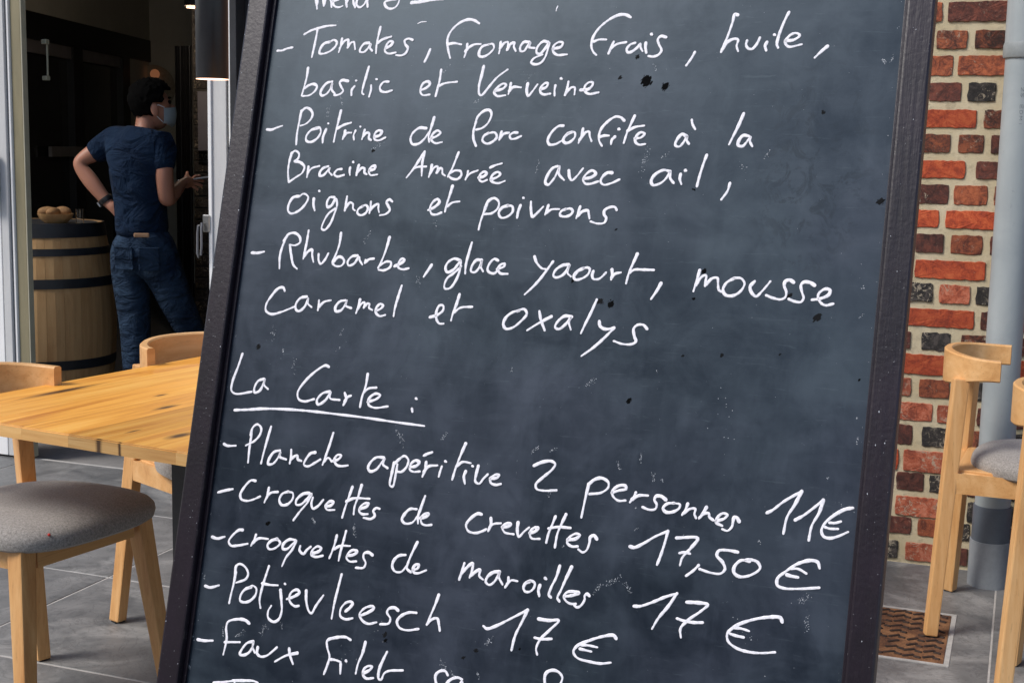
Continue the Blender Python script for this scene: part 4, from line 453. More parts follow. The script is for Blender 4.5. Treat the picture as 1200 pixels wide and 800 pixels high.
rowz = [(r[0], r[1], r[2]) for r in BRICK_ROWS]
rest = []; seed = 0
z = rowz[0][0]
extra = []
while z < 3.2:
    z += .0815; extra.append((z, z+.058, []))
types = 'rrommdxkmo'
for zi, (z0, z1, lst) in enumerate(rowz[:] + extra):
    known = [(a, b, t) for a, b, t in lst]
    lo = known[0][0] if known else .0; hi = known[-1][1] if known else .0
    seq = []
    x = lo-.02; kk = zi
    if not known: x = -.0 - (zi % 3)*.07; hi = x+.02
    while x > WL+.1:
        L = .205 if (kk+zi) % 2 == 0 else .092; kk += 1
        t = random.choice(types); a = max(x-L, WL+.004); seq.append((a, x, t)); x -= L+.019
    if x > WL+.04: seq.append((WL+.004, x, random.choice(types)))
    x = hi+.02
    while x < 3.1:
        L = .205 if (kk+zi) % 2 == 0 else .092; kk += 1
        seq.append((x, x+L, random.choice(types))); x += L+.019
    for a, b, t in known+seq:
        seed += 1
        v, f = brick_mesh(b-a, z1-z0, seed, 1.5 if t == 'k' else 1)
        near = (known and -.55 < (a+b)/2 < .75) or (z0 > 1.2 and a < -2.1 and z0 < 2.2)
        if near:
            me = mesh('brick', v, f); o = link('brick', me, BR[t], wall); o.location = (a, 0.0, z0)
        else: rest.append((t, a, z0, v, f))
vv, ff, mi = [], [], []; keys = list(BR)
for t, a, z0, v, f in rest:
    k = len(vv); vv += [(x+a, y, zz+z0) for x, y, zz in v]; ff += [tuple(i+k for i in q) for q in f]; mi += [keys.index(t)]*len(f)
me = mesh('far_bricks', vv, ff)
for k in keys: me.materials.append(BR[k])
me.polygons.foreach_set('material_index', mi)
link('brick_field', me, None, wall)['kind'] = 'stuff'

# ------------------------------------------------------------------ drain pipe
px = empty('drain_pipe', (1.540, 4.236, 0)); tag(px, 'grey plastic drain pipe with dark collar standing against the brick wall', 'pipe')
bm = bmesh.new(); lathe(bm, [(.0545, .245), (.0545, 1.655)], 48); fin('pipe_section', bm, MPIPE, px, True)
bm = bmesh.new(); lathe(bm, [(.059, 1.70), (.059, 3.2)], 48); fin('pipe_section', bm, MPIPE, px, True)
bm = bmesh.new(); lathe(bm, [(.0600, 1.655), (.0625, 1.662), (.0625, 1.692), (.0600, 1.70)], 48); fin('joint_ring', bm, m_simple('weathered_grey_rubber', (.20, .22, .22), (.27, .29, .29), 20, .6), px, True)
bm = bmesh.new(); lathe(bm, [(.0575, .145), (.0585, .15), (.0585, .255), (.0575, .262)], 48); fin('collar', bm, m_simple('slate_blue_plastic', (.085, .10, .125), (.11, .13, .155), 14, .5), px, True)
bm = bmesh.new(); lathe(bm, [(.062, -.005), (.062, .148)], 48); fin('pipe_foot', bm, m_simple('old_grey_pipe', (.22, .24, .26), (.30, .32, .34), 8, .55), px, True)
# faint printing on the pipe, wrapped on its surface: short dark strokes
FONT = {'M': ['0,0 0,1 .5,.4 1,1 1,0'], 'I': ['.5,0 .5,1'], 'E': ['1,0 0,0 0,1 1,1', '0,.5 .8,.5'], 'D': ['0,0 0,1 .7,.9 1,.5 .7,.1 0,0'], 'S': ['1,.9 .3,1 0,.75 1,.3 .7,0 0,.1'], 'C': ['1,.85 .4,1 0,.5 .4,0 1,.15'], '2': ['0,.8 .5,1 1,.7 0,0 1,0'], 'R': ['0,0 0,1 .9,.9 .9,.6 0,.5', '.5,.5 1,0']}
bm = bmesh.new(); zc = 1.565; rr = .0549
for chh in '2S EDMI':
    if chh == ' ': zc -= .018; continue
    for stq in FONT[chh]:
        P_ = [tuple(map(float, q.split(','))) for q in stq.split()]
        for (xa, ya), (xb, yb) in zip(P_, P_[1:]):
            # text runs downwards: letter x -> -z, letter y -> towards the right of the pipe
            def pt(x, y): a = R(-112) + (y*.0085)/rr*1.0; return Vector((rr*math.cos(a), rr*math.sin(a), zc - x*.011))
            a_, b_ = pt(xa, ya), pt(xb, yb)
            nn = Vector((a_.x, a_.y, 0)).normalized(); sdv = (b_-a_).normalized().cross(nn)*.0006
            bm.faces.new([bm.verts.new(q) for q in (a_-sdv, a_+sdv, b_+sdv, b_-sdv)])
    zc -= .017
fin('printed_marking', bm, m_simple('faded_black_print', (.10, .11, .12), (.2, .21, .22), 60, .7), px)['kind'] = 'stuff'

# ------------------------------------------------------------------ door opening on the left (all in facade frame)
def fobj(name, m, parent, *boxes, bev=.0015, smooth=False):
    bm = bmesh.new()
    for b in boxes: box(bm, *b, bev)
    return fin(name, bm, m, parent, smooth)
# right leaf of the folding door, standing closed behind the board
dr = empty('glazed_door'); dr.matrix_world = WM(); tag(dr, 'white aluminium folding door leaf with grey loop handle behind the black pendant lamp', 'door')
XR = -2.762
fobj('door_stile', MALU, dr, (XR+.012, XR+.075, -.02, .04, .01, 2.6))
fobj('edge_strip', MALUB, dr, (XR-.004, XR+.0115, -.028, .035, .01, 2.6))
fobj('edge_strip', MALUB, dr, (XR+.082, XR+.098, -.015, .03, .01, 2.6))
fobj('gasket', MBLACK, dr, (XR+.0755, XR+.0815, -.008, .03, .01, 2.6))
fobj('door_jamb', MDARKM, dr, (XR+.0985, XR+.128, -.03, .06, .01, 2.6), (XR+.1285, XR+.31, .03, .08, .01, 2.6))
hp = fobj('handle_plate', MSTEEL, dr, (XR-.028, XR+.004, -.036, -.0285, 1.005, 1.072), bev=.003)
bm = bmesh.new(); tube(bm, [(XR-.024, -.045, 1.04), (XR-.036, -.052, 1.03), (XR-.040, -.052, 1.0), (XR-.042, -.052, .92), (XR-.036, -.052, .905), (XR-.026, -.052, .915), (XR-.022, -.052, .95), (XR-.022, -.052, 1.02), (XR-.024, -.045, 1.04)], .0045, 8); fin('loop_handle', bm, m_simple('grey_handle', (.12, .12, .13), (.18, .18, .19), 20, .4), hp, True)
# left frame
dl = empty('door_frame'); dl.matrix_world = WM(); tag(dl, 'grey aluminium and olive cream painted door frame at the left edge of the opening', 'door frame')
XL = -3.657
fobj('olive_reveal', MOLIVE, dl, (XL-.062, XL-.008, -.01, .018, .01, 2.7), bev=.004)
fobj('edge_bead', m_simple('pale_olive_bead', (.34, .31, .22), (.40, .37, .27), 9, .5), dl, (XL-.0078, XL, -.014, .016, .01, 2.7))
fobj('edge_strip', MALUB, dl, (XL-.073, XL-.0625, -.02, .05, .01, 2.7))
fobj('gasket', MBLACK, dl, (XL-.080, XL-.0735, -.015, .05, .01, 2.7))
fobj('frame_stile', MALU, dl, (XL-.118, XL-.0805, -.03, .05, .01, 2.7))
fobj('gasket', MBLACK, dl, (XL-.124, XL-.1185, -.015, .05, .01, 2.7))
fobj('side_panel', MALUB, dl, (XL-.42, XL-.1245, -.028, .045, .01, 2.7))
bm = bmesh.new(); box(bm, XL-.175, XL-.1175, -.075, -.045, 1.07, 1.30, .012, 3); fin('black_handle', bm, MBLACK, dl, True)
fobj('bar_handle', m_simple('brass_grey_bar', (.25, .24, .17), (.32, .30, .21), 30, .4), dl, (XL+.018, XL+.024, .11, .12, 1.615, 1.745), (XL+.002, XL+.026, .10, .125, 1.745, 1.765), (XL+.002, XL+.026, .10, .125, 1.597, 1.615), bev=.002)
# glazed shop front left of the door, out of the picture
lw = empty('shop_front'); lw.matrix_world = WM(); tag(lw, 'tall clear glazed shop front beyond the left door frame', 'shop front')
for k in range(2):
    x1 = XL-.4205-.95*k; x0 = x1-.95
    fobj('glass_pane', MTHIN, lw, (x0+.05, x1-.001 if k == 0 else x1-.0005, .0, .008, .06, 2.66), bev=0)
    fobj('frame_stile', MALU, lw, (x0, x0+.0495, -.03, .05, .0, 2.70), bev=.002)
fobj('lintel', m_simple('pale_render_band', (.42, .41, .38), (.50, .49, .46), 3, .9), lw, (-9, WL-.002, 0.002, .298, 2.72, 3.3))
fobj('render', m_simple('pale_render', (.42, .41, .38), (.50, .49, .46), 3, .9), lw, (-9, XL-2.325, 0, .29, -.01, 2.7195))
fobj('sill', MALU, lw, (XL-2.32, XL-.4205, -.03, .05, 0.0, .0585))

# ------------------------------------------------------------------ interior room
room = empty('room_shell'); tag(room, 'dark restaurant interior walls, floor and ceiling', kind='structure')
def RB(name, m, *b): return fobj(name, m, room, *b, bev=0)
fm = lambda x, y: WM() @ Vector((x, y, 0))
bm = bmesh.new()
def slab(x0, x1, y0, y1, z0, z1, m, name): bm = bmesh.new(); box(bm, x0, x1, y0, y1, z0, z1); o = fin(name, bm, m, room); o.matrix_world = WM(); return o
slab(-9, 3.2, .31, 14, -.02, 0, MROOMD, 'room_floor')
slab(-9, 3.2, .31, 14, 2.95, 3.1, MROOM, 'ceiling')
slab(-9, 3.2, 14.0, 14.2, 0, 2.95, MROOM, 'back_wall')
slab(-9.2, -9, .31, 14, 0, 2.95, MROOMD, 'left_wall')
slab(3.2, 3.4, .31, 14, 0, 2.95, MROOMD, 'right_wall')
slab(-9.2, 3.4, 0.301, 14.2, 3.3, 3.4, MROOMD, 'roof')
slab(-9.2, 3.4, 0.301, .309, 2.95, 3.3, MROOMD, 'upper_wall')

# black steel glazed partition running away from the door
pt = empty('glazed_partition', (-3.72, 10.0, 0), R(90-3.2)); tag(pt, 'black steel framed glass partition with heavy top beam inside the dark room', 'partition')
# local x runs into the room
fobj('top_beam', MBLACK, pt, (-.8, 3.3, -.06, .06, 2.10, 2.30), bev=.004)
fobj('bulkhead', MROOM, pt, (-.8, 3.3, -.05, .05, 2.301, 2.945), bev=0)
fobj('end_panel', MROOM, pt, (2.641, 3.3, -.04, .04, 0, 2.099), bev=0)
for x0, x1 in ((-.8, -.66), (1.28, 1.48), (2.45, 2.64)): fobj('post', MBLACK, pt, (x0, x1, -.05, .05, 0, 2.10), bev=.003)
for x0, x1 in ((-.66, 1.279), (1.481, 2.449)):
    fobj('glass_pane', MGLASS, pt, (x0, x1, .01, .02, .0, 2.0), bev=0)
    fobj('head_rail', m_simple('grey_head_rail', (.16, .15, .16), (.22, .20, .21), 8, .6), pt, (x0, x1, -.03, .03, 2.0, 2.098), bev=.002)
for x0, x1, z0, z1 in ((.75, 1.5, 1.22, 1.30), (.1, .6, .62, .70), (.85, 1.45, .58, .66)):
    fobj('shelf_edge', m_simple('dim_shelf', (.16, .15, .15), (.2, .19, .19), 8, .6), pt, (x0, x1, -.06, -.031, z0, z1), bev=.002)
# inner plaster wall behind the man and dark brick pier on the right
iw = empty('inner_wall', (-2.58, 13.2, 0)); tag(iw, 'plain olive grey plaster wall deep inside the room', 'wall')
fobj('plaster', MROOM, iw, (-.945, .9, 0, .2, 0, 2.94), bev=.004)
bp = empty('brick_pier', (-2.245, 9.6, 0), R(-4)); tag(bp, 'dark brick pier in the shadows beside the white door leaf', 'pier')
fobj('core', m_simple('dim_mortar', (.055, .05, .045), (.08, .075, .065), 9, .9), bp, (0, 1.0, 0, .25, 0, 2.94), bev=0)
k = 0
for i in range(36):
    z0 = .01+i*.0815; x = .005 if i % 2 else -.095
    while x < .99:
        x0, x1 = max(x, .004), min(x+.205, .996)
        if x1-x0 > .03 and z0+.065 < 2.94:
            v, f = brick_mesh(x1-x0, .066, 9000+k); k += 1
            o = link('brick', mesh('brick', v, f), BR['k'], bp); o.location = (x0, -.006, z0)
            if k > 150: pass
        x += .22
fobj('notice', m_simple('faded_paper', (.14, .13, .15), (.18, .17, .19), 10, .8), empty('wall_notice', (-2.19, 9.50, 1.30), R(-4)), (0, .09, 0, .003, 0, .40), bev=0)
tag(bpy.data.objects['wall_notice'], 'pale narrow paper notice hanging on the dark brick pier', 'notice')
cu = empty('door_curtain', (-2.33, 9.45, 0), R(-4)); tag(cu, 'black hanging curtain strip left of the dark brick pier', 'curtain')
bm = bmesh.new(); n = 24
vs = [[bm.verts.new((.115*i/n*1.0, .012*math.sin(i*1.3), zz_)) for i in range(n+1)] for zz_ in (0.02, 1.0, 2.0)]
for a, b in zip(vs, vs[1:]):
    for i in range(n): bm.faces.new((a[i], a[i+1], b[i+1], b[i]))
bmesh.ops.solidify(bm, geom=bm.faces[:], thickness=.004); fin('cloth', bm, MBLACK, cu, True)

# round wall plate with small warm lamp behind the man's head
wd = empty('wall_disc', (-3.46, 13.19, 1.86)); tag(wd, 'round beige woven disc on the wall behind the standing man', 'wall decoration')
bm = bmesh.new(); lathe(bm, [(.001, .0), (.10, .004), (.20, .012), (.215, .02), (.215, .028), (.001, .03)], 40, Matrix.Rotation(R(90), 4, 'X'), cap=False); fin('woven_disc', bm, m_simple('dim_straw', (.22, .20, .15), (.34, .31, .24), 40, .8, .5), wd, True)
sl = empty('wall_spot', (-3.42, 13.10, 1.985)); tag(sl, 'small glowing orange light just above the standing man', 'light')
bm = bmesh.new(); bmesh.ops.create_uvsphere(bm, u_segments=20, v_segments=12, radius=.045); fin('glowing_bulb', bm, m_emit('warm_bulb_glow', (1, .38, .17), .12), sl, True)
bm = bmesh.new(); lathe(bm, [(.012, -.055), (.035, -.048), (.03, -.04), (.012, -.04)], 16); fin('bulb_cap', bm, MBLACK, sl, True)
dn = empty('ceiling_downlight', (-2.05, 8.8, 2.19)); tag(dn, 'tiny warm downlight glowing under the dark ceiling by the pendant lamp', 'light')
bm = bmesh.new(); lathe(bm, [(.042, 0), (.042, .012)], 24); fin('lit_lens', bm, m_emit('downlight_glow', (1, .5, .28), 2.5), dn)
bm = bmesh.new(); lathe(bm, [(.055, .0121), (.055, .10), (.008, .12), (.008, .76)], 24); fin('housing', bm, MBLACK, dn, True)
ld = bpy.data.lights.new('downlight_bulb', 'POINT'); ld.energy = 9; ld.color = (1, .80, .62); ld.shadow_soft_size = .04
lo = bpy.data.objects.new('downlight_bulb', ld); COL.objects.link(lo); lo.parent = dn; lo.location = (0, 0, -.06)

# ------------------------------------------------------------------ barrel
ba = empty('wine_barrel', (-2.316, 6.70, 0)); tag(ba, 'oak wine barrel with black iron hoops standing just inside the doorway', 'barrel')
BH = .955
def br_(z): t = (z-BH/2)/(BH/2); return .345-.055*t*t
ns = 26
for k in range(ns):
    a0 = 2*PI*k/ns+.0015; a1 = 2*PI*(k+1)/ns-.0015; bm = bmesh.new(); rows = []
    for i in range(13):
        z = BH*i/12; r = br_(z)
        rows.append([bm.verts.new((rr_*math.cos(a), rr_*math.sin(a), z)) for a, rr_ in ((a0, r-.025), (a0, r), ((a0+a1)/2, r*1.003), (a1, r), (a1, r-.025))])
    for A, B_ in zip(rows, rows[1:]):
        for q in range(5): bm.faces.new((A[q], A[(q+1) % 5], B_[(q+1) % 5], B_[q]))
    bm.faces.new(rows[0][::-1]); bm.faces.new(rows[-1]); fin('stave', bm, MSTAVE, ba)
bm = bmesh.new(); lathe(bm, [(.287, BH-.014), (.287, BH-.001)], 40); fin('barrel_head', bm, MHOOP, ba)
for z0, z1 in ((BH-.062, BH+.004), (BH-.147, BH-.113), (.655, .70), (.265, .31), (.095, .13), (0, .05)):
    bm = bmesh.new(); prof = [(br_(min(z0, BH))+.001, z0), (br_(z0)+.004, z0), (br_(min(z1, BH))+.004, z1), (br_(min(z1, BH))+.001, z1)]; lathe(bm, prof, 64, cap=False); fin('hoop', bm, MHOOP, ba, True)
bm = bmesh.new(); Mb = Matrix.Rotation(R(-92), 4, 'Z') @ Matrix.Translation((.345, 0, .708)) @ Matrix.Rotation(R(90), 4, 'Y'); lathe(bm, [(.011, -.006), (.010, .006)], 14, Mb); fin('bung', bm, MBLACK, ba, True)
# little wooden bowl with bread on the barrel
bo = empty('bread_basket', (-2.22, 6.62, BH-.0005)); tag(bo, 'small golden brown bread basket on top of the wine barrel', 'basket')
bm = bmesh.new(); lathe(bm, [(.05, 0), (.075, .02), (.085, .045), (.08, .045), (.07, .022), (.045, .008)], 28, cap=False); bmesh.ops.create_circle(bm, cap_ends=True, radius=.05, segments=28); fin('bowl', bm, MSTAVE, bo, True)
mbr = m_simple('bread_crust', (.22, .11, .04), (.40, .22, .09), 25, .8)
for dx, dy, rz_, s_ in ((-.035, -.01, .4, 1), (.03, .015, -.5, 1.05), (.0, -.03, 1.2, .9)):
    bm = bmesh.new(); bmesh.ops.create_uvsphere(bm, u_segments=14, v_segments=10, radius=.035*s_, matrix=Matrix.Translation((dx, dy, .052)) @ Matrix.Rotation(rz_, 4, 'Z') @ Matrix.Diagonal((1.35, .9, .75, 1))); fin('bread_roll', bm, mbr, bo, True)
gl = empty('small_glass', (-2.09, 6.58, BH-.0005)); tag(gl, 'tiny clear glass at the right edge of the barrel top', 'glass')
bm = bmesh.new(); lathe(bm, [(.018, 0), (.02, .07), (.018, .07), (.016, .004)], 20, cap=False); fin('tumbler', bm, MCLEAR, gl, True)

# ------------------------------------------------------------------ pendant lamp over the table
be = empty('lamp_beam', (-.93, 4.0, 2.75)); tag(be, 'dark steel beam above the terrace carrying the pendant lamp', 'beam')
be.rotation_euler = (0, 0, AW); fobj('beam', MDARKM, be, (-.04, .04, -.9, 1.62, 0, .10), bev=.004)
pl = empty('pendant_lamp', (-.872, 3.97, 1.532)); tag(pl, 'black cylinder pendant lamp with warm glowing rim above the wooden table', 'lamp')
bm = bmesh.new(); lathe(bm, [(.044, .0), (.0462, .003), (.0462, .50), (.043, .505), (.005, .505), (.005, 1.205)], 48, cap=False); fin('lamp_body', bm, m_simple('black_anodised_aluminium', (.012, .013, .016), (.02, .022, .026), 10, .32), pl, True)
bm = bmesh.new(); lathe(bm, [(.0425, .0), (.0425, .006)], 40); fin('light_disc', bm, m_emit('warm_lamp_glow', (1, .72, .50), 7), pl)
bm = bmesh.new(); lathe(bm, [(.0426, -.0015), (.0462, -.0015), (.0462, .0), (.0426, .0)], 40, cap=False); fin('glowing_rim', bm, m_emit('warm_rim_glow', (1, .55, .36), 2.2), pl)

# ------------------------------------------------------------------ table
AC = R(-28)
tb = empty('wooden_table', (-1.337, 2.989, 0), AC); tag(tb, 'oiled oak plank table with black pedestal standing left of the chalkboard', 'table')
cs = [0, .11, .225, .345, .48, .62, .77, .90, 1.03, 1.14, 1.25]; TL = 1.9
for a, b in zip(cs, cs[1:]):
    bm = bmesh.new(); box(bm, a+.00012, b-.00012, 0, TL, .722, .750-random.uniform(0, .00012)); bm.edges.ensure_lookup_table()
    bmesh.ops.bevel(bm, geom=[e_ for e_ in bm.edges if all(v_.co.z > .74 for v_ in e_.verts) and (all(v_.co.y < .01 for v_ in e_.verts) or (a == 0 and all(v_.co.x < .01 for v_ in e_.verts)))], offset=.0028, segments=2, affect='EDGES')
    o = fin('plank', bm, MOAK, tb); o.data.materials.append(MENDG)
    for p in o.data.polygons:
        if abs(p.normal.y) > .9: p.material_index = 1
PX = .712
for yy in (.16, TL-.30):
    bm = bmesh.new(); box(bm, PX-.10, PX+.12, yy, yy+.10, .03, .7215, .002, 1); fin('pedestal_leg', bm, MBLACK, tb)
    bm = bmesh.new(); box(bm, PX-.10, PX+.12, yy-.02, yy+.12, 0, .0298, .003, 1); fin('foot_plate', bm, MBLACK, tb)

# ------------------------------------------------------------------ chairs
def build_chair():
    ch = empty('wooden_chair')
    for s in (-1, 1):
        bm = bmesh.new(); bar(bm, (0, s*.23, 0.004), (.03, s*.153, .735), .035, .043, .035, .040, .004, (.94, -s*.34, 0)); fin('leg', bm, MBEECH, ch)
        bm = bmesh.new(); bar(bm, (.455, s*.220, 0.004), (.405, s*.176, .464), .031, .044, .031, .044, .004); fin('leg', bm, MBEECH, ch)
    for p in ((0, .23), (0, -.23), (.455, .215), (.455, -.215)):
        bm = bmesh.new(); box(bm, p[0]-.014, p[0]+.014, p[1]-.014, p[1]+.014, 0, .0045); fin('foot_glide', bm, MBLACK, ch)
    for s in (-1, 1):
        bm = bmesh.new(); bar(bm, (.035, s*.185, .443), (.392, s*.165, .443), .052, .052, .022, .022, .003, (0, 0, 1)); fin('side_rail', bm, MBACK, ch)
    bm = bmesh.new(); bar(bm, (.02, -.168, .443), (.02, .168, .443), .052, .052, .022, .022, .003, (0, 0, 1)); fin('rear_rail', bm, MBACK, ch)
    bm = bmesh.new(); bar(bm, (.41, -.147, .443), (.41, .147, .443), .052, .052, .022, .022, .003, (0, 0, 1)); fin('front_rail', bm, MBACK, ch)
    bm = bmesh.new(); box(bm, .033, .40, -.172, .172, .4695, .478, .002); fin('seat_board', bm, MBACK, ch)
    # cushion
    bm = bmesh.new(); n = 56; rings = []
    def outl(a, k):
        c, s = math.cos(a), math.sin(a); e = .70
        x = math.copysign(abs(c)**e, c)*.2175*k; y = math.copysign(abs(s)**e, s)*(.218+.034*c)*k
        return x+.2775, y
    for k, z in ((.70, .4785), (.80, .470), (.93, .462), (.985, .470), (1.0, .484), (.99, .497), (.95, .508), (.86, .518), (.66, .526), (.3, .529)):
        rings.append([bm.verts.new((*outl(2*PI*i/n, k), z)) for i in range(n)])
    for a, b in zip(rings, rings[1:]):
        for i in range(n): bm.faces.new((a[i], a[(i+1) % n], b[(i+1) % n], b[i]))
    bm.faces.new(rings[0][::-1]); bm.faces.new(rings[-1]); fin('seat_cushion', bm, MFAB, ch, True)
    # bent backrest
    bm = bmesh.new(); n = 40; rings = []; th = .024
    for i in range(n+1):
        t = R(-90+180*i/n)
        c = Vector((-.023+.16*(1-math.cos(t)**.9 if math.cos(t) > 0 else 1), .183*math.sin(t), 0))
        t2 = t+.001; c2 = Vector((-.023+.16*(1-max(0, math.cos(t2))**.9), .183*math.sin(t2), 0))
        nrm = Vector((-math.cos(t)*1.0, math.sin(t)*.9, 0)).normalized()
        q = abs(math.sin(t))**3; zb = .708+.030*q; zt = .807-.010*q; h_ = th/2*(1.0 if abs(t) < 1.5 else .98); bv = .004
        rings.append([bm.verts.new((*(c+nrm*dn_).xy, z)) for dn_, z in ((h_, zb+bv), (h_, zt-bv), (h_-bv, zt), (-h_+bv, zt), (-h_, zt-bv), (-h_, zb+bv), (-h_+bv, zb), (h_-bv, zb))])
    for a, b in zip(rings, rings[1:]):
        for i in range(8): bm.faces.new((a[i], a[(i+1) % 8], b[(i+1) % 8], b[i]))
    bm.faces.new(rings[0][::-1]); bm.faces.new(rings[-1]); o = fin('backrest', bm, MBACK, ch, True)
    me = o.data; me.shade_smooth(); me.set_sharp_from_angle(angle=R(35))
    return ch
def copy_tree(o, parent=None):
    c = o.copy(); COL.objects.link(c)
    if parent: c.parent = parent
    for q in list(o.children): copy_tree(q, c)
    return c
c0 = build_chair()
def place(o, x, y, ang, label):
    o.location = (x, y, 0); o.rotation_euler = (0, 0, R(ang)); tag(o, label, 'chair', 'bent beech chairs with taupe seats on the terrace')
proto_kids = list(c0.children)
chs = [c0] + [copy_tree(c0) for _ in range(3)]
place(chs[0], -1.330, 3.235, -29, 'beech chair in the lower left corner, its taupe felt seat stained with a red dot')
place(chs[1], -.934, 3.885, -48, 'beech chair on the far side of the table, its curved back partly behind the chalkboard')
place(chs[2], 1.303, 3.955, -24, 'beech chair between chalkboard and drain pipe with one leg on the manhole cover')
place(chs[3], 1.278, 3.33, -24, 'beech chair cut off by the right edge of the picture, nearest of the right pair')
bm = bmesh.new(); bmesh.ops.create_icosphere(bm, subdivisions=1, radius=.0036, matrix=Matrix.Translation((.468, -.155, .503))); fin('red_stain', bm, MRED, chs[0])

# ------------------------------------------------------------------ chalkboard
BO = Vector((.03912018, 1.55, 1.13295472)); bh = Vector((.91952731, -.39302612, 0)); bu = Vector((.09487424, .22196858, .97042714)); bn = Vector((-.38140321, -.89233425, .24139423))
cb = empty('chalkboard'); cb.matrix_world = Matrix(((bh.x, -bn.x, bu.x, BO.x), (bh.y, -bn.y, bu.y, BO.y), (bh.z, -bn.z, bu.z, BO.z), (0, 0, 0, 1)))
tag(cb, 'large leaning A-frame chalkboard with handwritten French menu in white chalk and black wooden frame', 'chalkboard')
# local: x right, y into the board (away from the viewer), z up the board; slate face at y=0
VB, VT = -1.150, .62
UL0, UL1, UR0, UR1 = -.4603, -.4295, .3690, .3975
bm = bmesh.new(); box(bm, UL1-.004, UR0+.004, 0, .008, VB+.10, VT-.03); fin('slate_panel', bm, MS, cb)
def fr(name, *b, bev=.0025):
    bm = bmesh.new(); box(bm, *b, bev, 2); return fin(name, bm, MF, cb)
fr('frame_stile', UL0, UL1, -.013, .012, VB, VT); fr('frame_stile', UR0, UR1, -.011, .012, VB, VT)
fr('frame_rail', UL1+.0003, UR0-.0003, -.012, .011, VT-.04, VT-.001); fr('frame_rail', UL1+.0003, UR0-.0003, -.012, .011, VB+.07, VB+.11)
fr('inner_bead', UL1+.0002, UL1+.0055, -.004, -.0002, VB+.1102, VT-.0402, bev=.001); 
fr('inner_bead', UR0-.0040, UR0-.0002, -.003, -.0002, VB+.1102, VT-.0402, bev=.0008)
# rear legs of the A-frame, hinged at the top
top = cb.matrix_world @ Vector((0, .03, VT-.05))
def world_bar(name, p0, p1, w_, d_):
    bm = bmesh.new(); bar(bm, p0, p1, w_, w_, d_, d_, .002, bh); o = fin(name, bm, MF, cb); o.matrix_parent_inverse = cb.matrix_world.inverted(); return o
hin = Vector((-.35, .03, VT-.06)); hin2 = Vector((.29, .03, VT-.06))
back = Vector((.22*1.0, .52, 0))
for hh in (hin, hin2):
    p1 = cb.matrix_world @ hh; p0 = Vector((p1.x+.20, p1.y+.46, 0.0)); world_bar('rear_leg', p0, p1, .032, .02)
def crom(P, n=7):
    if len(P) < 3:
        return P if len(P) == 2 else P
    out = []; Q = [P[0]*2-P[1]] + P + [P[-1]*2-P[-2]]
    for i in range(1, len(Q)-2):
        p0, p1, p2, p3 = Q[i-1:i+3]
        def tj(a, b, t): return t+max(1e-4, (b-a).length)**.5
        t0 = 0; t1 = tj(p0, p1, t0); t2 = tj(p1, p2, t1); t3 = tj(p2, p3, t2)
        for k in range(n):
            t = t1+(t2-t1)*k/n
            A1 = p0*((t1-t)/(t1-t0))+p1*((t-t0)/(t1-t0)); A2 = p1*((t2-t)/(t2-t1))+p2*((t-t1)/(t2-t1)); A3 = p2*((t3-t)/(t3-t2))+p3*((t-t2)/(t3-t2))
            B1 = A1*((t2-t)/(t2-t0))+A2*((t-t0)/(t2-t0)); B2 = A2*((t3-t)/(t3-t1))+A3*((t-t1)/(t3-t1))
            out.append(B1*((t2-t)/(t2-t1))+B2*((t-t1)/(t2-t1)))
    out.append(P[-1]); return out
def stroke(bm, P, wd, lift, rnd):
    P = crom([Vector((a/1000, b/1000)) for a, b in P])
    if len(P) < 2: return
    ph = rnd.uniform(0, 6); n = len(P); L = []; Rr = []
    T_ = []
    for i in range(n):
        t = P[min(i+1, n-1)]-P[max(i-1, 0)]
        if t.length < 1e-7: t = Vector((1, 0))
        T_.append(t.normalized())
    s = 0; rows = []
    def row(p, t, w_):
        nn = Vector((-t.y, t.x)); y0 = -.0001-lift; y1 = -.00042-lift
        rows.append([bm.verts.new((p.x+nn.x*q*w_, y, p.y+nn.y*q*w_)) for q, y in ((1, y0), (.72, y1), (-.72, y1), (-1, y0))])
    for i in range(n):
        if i: s += (P[i]-P[i-1]).length
        w_ = wd*.5*(1+.15*math.sin(s*150+ph)+.08*math.sin(s*610+ph*2)+rnd.uniform(-.07, .07))*(1.12-.30*i/max(1, n-1))
        if i == 0:
            for q in (.97, .7): row(P[0]-T_[0]*w_*q, T_[0], w_*math.sqrt(1-q*q))
        row(P[i], T_[i], w_)
        if i == n-1:
            for q in (.7, .97): row(P[i]+T_[i]*w_*q, T_[i], w_*math.sqrt(1-q*q))
    for a, b in zip(rows, rows[1:]):
        for k in range(3): bm.faces.new((a[k], a[k+1], b[k+1], b[k]))
NAMES = {'dash': 'chalk_dash', 'comma': 'chalk_comma', 'price': 'chalk_price', 'underline': 'chalk_underline', 'accent': 'chalk_mark', 'faint_mark': 'chalk_mark', 'colon': 'chalk_colon', 'ampersand': 'chalk_figure', 'figure_two': 'chalk_figure'}
rnd = random.Random(3)
for nm, sts in WORDS:
    bm = bmesh.new(); lift = 0
    for thin, ps in sts:
        P = [tuple(map(float, q.split(','))) for q in ps.split()]
        stroke(bm, P, .0014 if thin else .0032, lift, rnd); lift += .00004
    bmesh.ops.recalc_face_normals(bm, faces=bm.faces)
    me = bpy.data.meshes.new('chalk_word'); bm.to_mesh(me); bm.free()
    o = link(NAMES.get(nm, 'chalk_word'), me, MC, cb)
